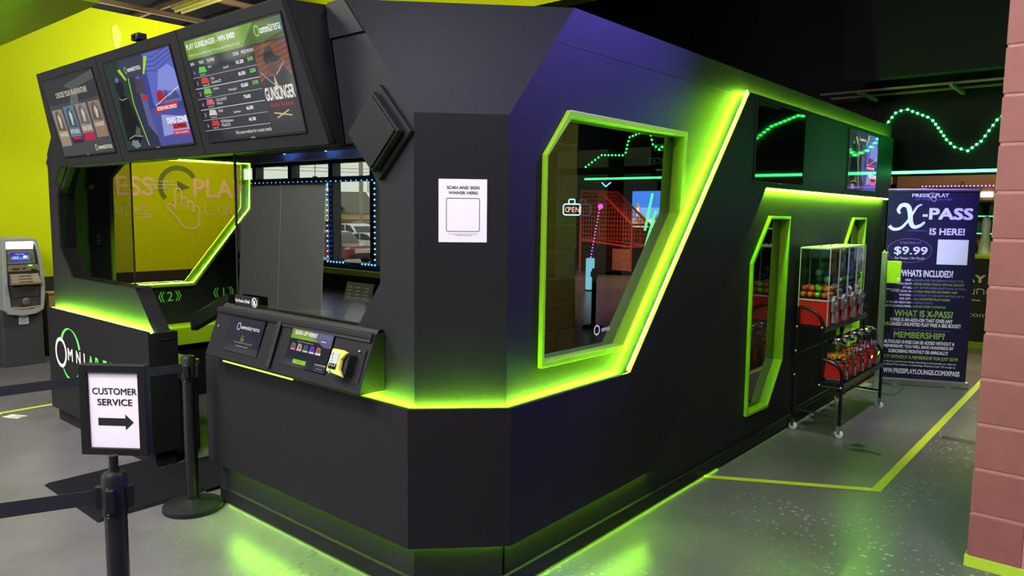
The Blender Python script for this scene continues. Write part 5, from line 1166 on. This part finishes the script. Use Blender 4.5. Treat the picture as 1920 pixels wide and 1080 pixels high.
MB().obox(FK2, 2.27, 2.33, 1.73, 1.79, 0, .05).build('housing', M['black_plastic'], wc, False, bevel=.004)
MB().lathe(Fr(FK2(2.30, 1.755, .05), (1, 0, 0), (0, 0, 1), (0, -1, 0)), [(.018, 0), (.018, .01), (.010, .014)], 12).build('lens', M['steel'], wc)
hm = thing('monitor', 'black monitor seen from behind on a post inside the booth entrance', 'monitor', (2.75, 5.15, 0))
FM = Fr((2.68, 5.46, .70), (.10, -.50, .20), (-.1, -.05, -.25)); FM = Fr((2.70, 5.47, .68), (.05, -.48, .21), (-.55, 0, .10))
MB().obox(FM, 0, .52, -.025, .03, -.10, .02).build('monitor_case', M['black_plastic'], hm, False, bevel=.008)
MB().tube([(2.86, 5.05, 0), (2.86, 5.05, .74), (2.76, 5.12, .80)], .018, 8).build('post', M['black_metal'], hm)
MB().box(2.74, 2.98, 4.93, 5.17, 0, .02).build('base_plate', M['black_metal'], hm, False)

# ------------------------------------------------------------------ arcade mirrored in the side window
hg = thing('basketball_cage', 'orange mesh basketball arcade game mirrored in the side window', 'arcade game', (16.8, -6.8, 0))
org = mat('self_lit_orange_metal', S(215, 70, 40), .4, emit=S(215, 70, 40), strength=.25)  # faint emission added to the metal, which is no lamp
cx0, cx1, cy0, cy1 = 16.5, 17.4, -7.6, -6.0
prof = [(cy0, 0), (cy0, 2.18), (-7.0, 2.16), (cy1, 1.30), (cy1, 0)]
def ztop(y): return 2.18 if y < -7 else 2.16 - (y + 7.0) * .86
b = MB(); r = .03
for x in (cx0, cx1): b.tube([(x, y, z) for y, z in prof], r, 6); b.tube([(x, cy0, .85), (x, cy1, .72)], r, 6)
for y, z in ((cy0, 2.18), (-7.0, 2.16), (cy1, 1.30), (cy1, .72), (cy0, .85)): b.tube([(cx0, y, z), (cx1, y, z)], r, 6)
b.build('cage_frame', org, hg)
b = MB()
for x in (cx0, cx1):
    for k in range(1, 18): y = cy0 + (cy1 - cy0) * k / 18; b.tube([(x, y, .80), (x, y, ztop(y))], .008, 4)
    for k in range(11):
        z = .92 + k * .115; ye = cy1 if z < 1.30 else min(cy1, -7.0 + (2.16 - z) / .86)
        b.tube([(x, cy0, z), (x, ye, z)], .008, 4)
for k in range(1, 9): x = cx0 + (cx1 - cx0) * k / 9; b.tube([(x, cy0, 2.18), (x, -7.0, 2.16), (x, cy1, 1.30), (x, cy1, .72)], .008, 4)
b.build('cage_mesh', org, hg)
MB().box(cx0, cx1, cy0, cy1, .02, .70).build('cabinet', mat('dark_cabinet', S(50, 22, 28), .4), hg, False)
MB().box(cx0 - .02, cx0, cy1 - .55, cy1 - .02, .10, .66).build('cabinet_art', mat('cabinet_art', S(190, 120, 90), .5, noise=.5, scale=14), hg, False)
b = MB()
for k in range(18): b.sphere((cx0 - .04, cy0 + .62 - k * .016, 1.68 - k * .085), .018, 6, 4)
b.build('light_row', glow('violet_led', (.7, .2, 1.0), 9), hg); MB().sphere((cx0 - .05, cy0 + .66, 1.76), .07, 10, 6).build('light_cluster', glow('magenta_led', (1.0, .1, .8), 6), hg)
ps = thing('projection_screen', 'bright projected blue sky picture on a wide arcade screen', 'screen', (19.5, -7.1, 1.1))
FPS = FRONTR(19.4)
MB().obox(FPS, 6.45, 7.82, 1.10, 2.32, -.06, 0).build('screen_case', M['black'], ps, False)
a = Art(FPS.sub(6.52, 1.17, .003), 1.23, 1.08); a.c(60, 120, 215).rect(0, 0, 1, 1); a.c(110, 165, 225).rect(0, .2, 1, .55); a.c(200, 200, 180).rect(0, 0, 1, .24)
a.c(90, 110, 120).poly([(.30, .2), (.34, .5), (.38, .2)]); a.c(120, 120, 110).poly([(.05, .2), (.08, .38), (.12, .2)]); a.c(150, 130, 105).poly([(.55, .1), (.62, .3), (.75, .42), (.80, .66), (.86, .70), (.90, .5), (.88, .2), (.80, .1)]); a.c(225, 225, 215).poly([(.78, .30), (.81, .58), (.88, .5), (.88, .28)])
for mm in a.m: mm.node_tree.nodes['Principled BSDF'].inputs['Emission Strength'].default_value = 1.0
FPSb = a
for i_, mm in enumerate(a.m):
    m2 = mm.copy(); m2.node_tree.nodes['Principled BSDF'].inputs['Emission Strength'].default_value = 6.0; a.m[i_] = m2
a.build(ps)
def neon(name, pts, r, m, label, cat='light tube'):
    t = thing(name, label, cat, pts[0]); MB().tube(pts, r, 6).build('tube', m, t); return t
neon('light_tube', [(15.0, -4.58, 2.05), (15.0, -4.75, 1.2)], .03, M['green_tube'], 'upright green light tube left of the projected screen, mirrored in the side window')
neon('light_tube', [(15.0, -4.48, 1.65), (15.0, -4.72, .85)], .03, M['green_tube'], 'lower slanted green light tube mirrored beside the projected screen')
neon('light_tube', [(17.0, -7.4, 2.52), (17.0, -7.15, 2.30), (17.0, -6.85, 2.52)], .015, M['blue_led'], 'blue V shaped light tube above the orange cage')
led_dots('string_light', [(17.2, -6.2, 2.5), (17.2, -5.7, 2.52)], .022, glow('amber_led', (1, .45, .05), 10), 'short amber string of lights above the arcade', 'string lights', .1)
led_dots('string_light', [(17.2, -5.4, 2.5), (17.2, -5.0, 2.5)], .022, M['green_led'], 'short green string of lights above the projected screen', 'string lights', .1)
cy_ = thing('light_column', 'glowing pale blue column at the edge of the arcade carpet', 'light column', (12.5, -4.55, 0))
MB().lathe(Fr((12.6, -4.62, 0), (1, 0, 0), (0, 1, 0), (0, 0, 1)), [(.09, .02), (.09, .66)], 16).build('column', glow('cyan_column', (.25, .75, .95), 3.5), cy_)
MB().lathe(Fr((12.6, -4.62, 0), (1, 0, 0), (0, 1, 0), (0, 0, 1)), [(.11, 0), (.11, .02)], 16).build('base', M['black'], cy_)
s2 = thing('stanchion', 'belt post in the arcade, mirrored in the side window', 'stanchion', (8.48, -1.76, 0))
stanchion_parts(s2, 8.48, -1.76, .83); belt(s2, (8.5, -1.74, 0), (9.3, -.5, 0), .745, .79)
wn_ = thing('neon_sign', 'small blue and pink neon window sign seen through the side window', 'neon sign', (8.97, 6.41, 1.65))
FW = FRONTR(8.96); b = MB(); b.cur = 0
P = rr(-6.57, -6.26, 1.56, 1.72, .04); b.tube([FW(u, v, 0) for u, v in P], .009, 6, True); b.tube([FW(u, v, 0) for u, v in rr(-6.47, -6.36, 1.72, 1.79, .02)], .008, 6, True)
b.build('neon_outline', glow('neon_blue', (.3, .75, 1.0), 16), wn_)
b = MB()
for k, ch in enumerate('OPEN'): b.text(FW, ch, -6.535 + k * .064, 1.60, None, 1.675, .004, .0)
b.build('neon_letters', glow('neon_pink', (1.0, .35, .4), 12), wn_, False)
MB().tube([(8.98, 6.5, 1.79), (8.98, 6.5, 2.2)], .003, 4).build('hanging_wire', M['black'], wn_)

# ------------------------------------------------------------------ grey banner backs mirrored in the right pane
def grey_banner(ya, yb, label, lean):
    t = thing('banner_stand', label, 'banner', (-1.06, (ya + yb) / 2, 0)); F = Fr((-1.06, yb, .0), (0, -1, 0), (0, lean, 1), (-1, 0, 0)); wd = yb - ya
    MB().obox(F, 0, wd, .06, 1.90, -.003, .003).build('banner_sheet', M['grey_board'], t, False); MB().obox(F, -.005, wd + .005, 1.895, 1.92, -.012, .012).build('top_rail', M['black'] if lean > .05 else M['steel'], t, False); MB().obox(F, -.01, wd + .01, 0, .06, -.06, .06).build('base_cassette', M['steel'], t, False); MB().obox(F, wd / 2 - .01, wd / 2 + .01, 0, 1.9, .012, .03).build('support_pole', M['steel'], t, False)
grey_banner(7.16, 8.05, 'plain grey banner back mirrored on the right in the booth glass', -.09)
grey_banner(8.06, 8.96, 'plain grey banner back mirrored on the left in the booth glass', -.09)

# ------------------------------------------------------------------ outside the storefront
zg = -1.25; zf = -2.4
gx = [(-5.3, -.15), (-12, zg), (-42, zg), (-62, zf), (-160, zf)]
b = MB()._add([(x, y, z) for x, z in gx for y in (-40, 160)], [(2 * k, 2 * k + 1, 2 * k + 3, 2 * k + 2) for k in range(4)])
tag(b.build('asphalt_lot', mat('wet_asphalt', S(150, 145, 138), .5, noise=.2, scale=.6), None, False), 'grey wet parking lot outside the storefront', 'ground', None, 'structure')
dF = Vector((-.60, .80, 0)).normalized()
def place(az, dist): a = math.radians(az); return Vector((3.94 - dist * math.cos(a), dist * math.sin(a), 0))
def car(pos, yaw, col, label, kind='suv', grp=None):
    """yaw: heading of the nose, in the ground plane"""
    t = thing('car', label, 'car', (pos.x, pos.y, zg)); n = Vector((math.cos(yaw), math.sin(yaw), 0)); sd = Vector((-n.y, n.x, 0))
    F = Fr((pos.x, pos.y, zg), n, (0, 0, 1)); F.n = sd; Wd = .92
    body = mat('car_paint', S(*col), .25, coat=.6); gl = mat('car_glass', S(60, 68, 72), .08)
    if kind == 'suv': low = [(-2.3, .35), (2.15, .30), (2.3, .45), (2.32, .80), (2.2, .98), (1.05, 1.10), (-2.25, 1.12), (-2.36, .7)]; cab = [(-2.2, 1.08), (1.05, 1.08), (.25, 1.64), (-.2, 1.70), (-1.8, 1.68), (-2.05, 1.55)]
    elif kind == 'sedan': low = [(-2.3, .32), (2.2, .28), (2.32, .5), (2.2, .80), (1.2, .95), (-1.6, 1.0), (-2.3, .95), (-2.36, .6)]; cab = [(-1.8, .95), (1.15, .93), (.4, 1.38), (.0, 1.45), (-.8, 1.44), (-1.3, 1.3)]
    else: low = [(-2.9, .5), (2.7, .45), (2.85, .6), (2.86, 1.1), (2.7, 1.22), (1.5, 1.28), (-2.9, 1.28)]; cab = [(-.9, 1.25), (1.5, 1.25), (.85, 1.86), (.5, 1.92), (-.75, 1.90)]
    MB().poly(F, low, -Wd, Wd).build('body', body, t, False, bevel=.06)
    cb = MB().poly(F, cab, -Wd + .12, Wd - .12).build('cabin', body, t, False, bevel=.05)
    cx = sum(p[0] for p in cab) / len(cab); cz = sum(p[1] for p in cab) / len(cab); q = [(cx + (x - cx) * .86, cz + (z - cz) * .74) for x, z in cab]
    b = MB(); b.poly(F, q, -Wd + .112, -Wd + .125).poly(F, q, Wd - .125, Wd - .112)
    p1 = cab[1]; p2 = cab[2]; b.hexa([F(p1[0] + .012, p1[1] + .03, -.70), F(p1[0] + .012, p1[1] + .03, .70), F(p2[0] + .012, p2[1] - .02, .62), F(p2[0] + .012, p2[1] - .02, -.62)], [F(p1[0] - .01, p1[1] + .03, -.70), F(p1[0] - .01, p1[1] + .03, .70), F(p2[0] - .02, p2[1] - .02, .62), F(p2[0] - .02, p2[1] - .02, -.62)])
    b.build('window_glass', gl, t, False)
    b = MB().obox(F, cx - .05, cx + .05, cab[0][1], max(z for _, z in cab) - .05, -Wd + .108, -Wd + .112).obox(F, cx - .05, cx + .05, cab[0][1], max(z for _, z in cab) - .05, Wd - .112, Wd - .108); b.build('door_pillar', body, t, False)
    xn = max(x for x, _ in low)
    hl = MB()
    for s_ in (-1, 1): hl.obox(F, xn - .28, xn - .02, .80 if kind != 'sedan' else .66, .92 if kind != 'sedan' else .78, s_ * .86 - .10, s_ * .86 + .08)
    hl.build('headlamp', glow('headlamp', (1, .93, .75), 1.5), t, False, bevel=.03)
    MB().obox(F, xn - .04, xn + .03, .60, .84, -.52, .52).build('grille', M['chrome'], t, False, bevel=.02)
    MB().obox(F, xn - .03, xn + .035, .34, .52, -.7, .7).build('lower_grille', M['black'], t, False)
    for wx in ((-1.4, 1.42) if kind != 'truck' else (-1.8, 1.8)):
        for s_ in (-1, 1):
            w_ = MB().lathe(Fr(F(wx, .34, s_ * (Wd - .20)), n, (0, 0, 1), sd * s_), [(.25, 0), (.35, .02), (.35, .20), (.22, .225)], 20).build('tyre', M['black'], t)
            MB().lathe(Fr(F(wx, .34, s_ * (Wd + .005)), n, (0, 0, 1), sd * s_), [(.20, 0), (.20, .03), (.05, .035)], 14).build('hub', M['steel'], w_)
    return t
nose = math.radians(-88)
car(place(53.6, 41), nose, (118, 38, 42), 'dark red car with lit headlamps parked outside the storefront')
car(place(50.8, 46.5), nose, (205, 205, 205), 'silver white sedan parked beside the dark red car', 'sedan')
car(place(52.4, 52), nose, (232, 232, 230), 'white pickup parked behind the dark red car', 'truck')
car(place(56.2, 66), nose + .6, (200, 200, 205), 'pale car far off at the left of the parking lot', 'sedan')
# building across the lot
pb_ = place(52.0, 110); tdir = Vector((-.80, -.60, 0)); ub_ = Vector((-.77, -.635, 0)).normalized()
ub_ = Vector((math.sin(math.radians(52)), math.cos(math.radians(52)), 0)); ub_ = Vector((-ub_.x, -ub_.y, 0))
ub_ = Vector((-math.sin(math.radians(52)), -math.cos(math.radians(52)), 0))
# in the mirrored view the picture's right is this direction
FBd = Fr((pb_.x, pb_.y, zf), ub_, (0, 0, 1)); FBd.n = ub_.cross(Vector((0, 0, 1))); 
if FBd.n.dot(Vector((3.94, 0, 0)) - pb_) < 0: FBd.n = -FBd.n
bd = thing('building', 'low cream bank building with a grey hipped roof across the parking lot', 'building', (pb_.x, pb_.y, zf))
stone = mat('brown_stone', S(150, 125, 100), .7, noise=.25, scale=2); crm = mat('cream_siding', S(222, 200, 150), .7); rf = mat('grey_shingle', S(120, 116, 108), .8, noise=.15, scale=1.5)
MB().obox(FBd, -10, 2.6, 0, 2.6, -9, 0).build('wall', stone, bd, False)
MB().obox(FBd, -10, 2.6, 2.6, 3.5, -9.1, .1).build('fascia', crm, bd, False)
MB()._add([FBd(-10.5, 3.5, .6), FBd(3.1, 3.5, .6), FBd(3.1, 3.5, -9.6), FBd(-10.5, 3.5, -9.6), FBd(-8, 6.7, -4.5), FBd(1.2, 6.7, -4.5)], [(0, 1, 5, 4), (1, 2, 5), (2, 3, 4, 5), (3, 0, 4), (0, 3, 2, 1)]).build('roof', rf, bd, False)
MB().obox(FBd, 2.6, 9, 0, 2.5, -7, -.5).build('wall', stone, bd, False)
MB()._add([FBd(2.4, 2.5, .0), FBd(9.4, 2.5, .0), FBd(9.4, 2.5, -7.5), FBd(2.4, 2.5, -7.5), FBd(2.4, 4.4, -3.5), FBd(8, 4.4, -3.5)], [(0, 1, 5, 4), (1, 2, 5), (2, 3, 4, 5), (3, 0, 4), (0, 3, 2, 1)]).build('roof', rf, bd, False)
MB().poly(FBd, [(-7.6, 2.4), (-2.4, 2.4), (-2.4, 4.4), (-5.0, 6.5), (-7.6, 4.4)], .1, 2.2).build('porch_gable', crm, bd, False)
MB().hexa([FBd(-8.0, 4.2, 2.5), FBd(-8.0, 4.45, 2.5), FBd(-5.0, 6.85, 2.5), FBd(-2.0, 4.45, 2.5), FBd(-2.0, 4.2, 2.5), FBd(-5.0, 6.5, 2.5)], [FBd(-8.0, 4.2, -4), FBd(-8.0, 4.45, -4), FBd(-5.0, 6.85, -4), FBd(-2.0, 4.45, -4), FBd(-2.0, 4.2, -4), FBd(-5.0, 6.5, -4)]).build('porch_roof', rf, bd, False)
for u in (-7.3, -2.8): MB().obox(FBd, u - .2, u + .2, 0, 2.4, 1.5, 2.1).build('porch_post', stone, bd, False)
for u in (-.8, 1.0, 4.4):
    wf = MB().obox(FBd, u, u + 1.3, 1.0, 2.3, 0, .06).build('window', M['white'], bd, False)
    b = MB()
    for k in range(3): b.obox(FBd, u + .08 + k * .40, u + .40 + k * .40, 1.1, 2.2, .06, .07)
    b.build('window_pane', mat('dark_pane', S(80, 85, 90), .1), wf, False)
b = MB(); b.obox(FBd, -6.2, -3.8, 3.2, 3.4, 2.2, 2.22).obox(FBd, -5.3, -4.7, 4.0, 4.7, 2.2, 2.23); b.build('emblem', mat('brown_emblem', S(150, 120, 80), .6), bd, False)
# street furniture outside
def pole(az, dist, h, r, m, label, cat='pole', name='utility_pole'):
    p = place(az, dist); return tag(MB().tube([(p.x, p.y, zg), (p.x, p.y, zg + h)], r, 10).build(name, m, None), label, cat)
pole(51.75, 60, 10, .17, mat('grey_wood_pole', S(165, 155, 140), .7), 'grey utility pole standing before the bank building')
bo = place(49.9, 34); t = thing('bollard', 'yellow bollard at the kerb in front of the red car', 'bollard', (bo.x, bo.y, zg)); MB().lathe(Fr((bo.x, bo.y, zg), (1, 0, 0), (0, 1, 0), (0, 0, 1)), [(.14, 0), (.14, 1.35), (.08, 1.45)], 14).build('bollard_post', mat('yellow_bollard_paint', S(215, 185, 95), .5), t)
MB().lathe(Fr((bo.x, bo.y, zg), (1, 0, 0), (0, 1, 0), (0, 0, 1)), [(.2, 0), (.2, .04)], 14).build('foot', M['steel'], t)
for az, lab in ((56.7, 'left'), (55.1, 'middle'), (54.0, 'right')):
    p = place(az, 70); F = Fr((p.x, p.y, 0), ub_, (0, 0, 1)); t = thing('traffic_signal', 'dark traffic signal hanging over the road, %s of three in the window' % lab, 'traffic signal', (p.x, p.y, 5))
    MB().obox(F, -.2, .2, 3.5, 4.6, -.2, .2).build('housing', M['black'], t, False); MB().tube([F(0, 4.6), F(0, 5.9)], .03, 6).build('hanger', M['black'], t)
    b = MB()
    for k in range(3): b.lathe(Fr(F(0, 3.72 + k * .34, .2), ub_, (0, 0, 1), FBd.n), [(.15, 0), (.13, .08)], 10)
    b.build('lens', mat('signal_lens', S(90, 40, 30), .3), t)
b = MB()
for k, z in enumerate((9.0, 9.4, 10.4)): b.tube([FBd(-40, z + zg + 1.5, 9 + k), FBd(0, z + zg + 1.2, 9 + k), FBd(40, z + zg + 1.4, 9 + k)], .03, 5)
tag(b.build('overhead_cable', M['black'], None), 'thin overhead cables crossing the sky outside', 'cable')
p = place(51.2, 58); F = Fr((p.x, p.y, 0), ub_, (0, 0, 1)); t = thing('road_sign', 'white right turn arrow road sign on the pole outside', 'sign', (p.x, p.y, 3)); FS2 = Fr(F.o, F.u, F.v, FBd.n)
MB().obox(FS2, -.1, 1.1, 2.9, 4.3, -.03, .03).build('sign_plate', M['white'], t, False); b = MB(); b.stroke(FS2, [(.3, 3.15), (.3, 3.6), (.45, 3.8), (.7, 3.85)], .10, .034); b.flat(FS2, [(.68, 3.7), (.95, 3.85), (.68, 4.0)], .034); b.build('arrow', M['ink'], t, False)
MB().tube([F(.5, zf), F(.5, 2.9)], .05, 6).build('sign_post', M['steel'], t)
b = MB(); rng = random.Random(3)
for k in range(14):
    q = place(48 + k * .8, 30 + rng.uniform(-1, 1)); b.sphere((q.x, q.y, zg + .05), rng.uniform(.5, .9), 8, 5, .45)
tag(b.build('snow_bank', mat('dirty_snow', S(225, 222, 218), .9, bump=.4, scale=4), None), 'low bank of dirty snow along the kerb outside', 'snow', None, 'stuff')
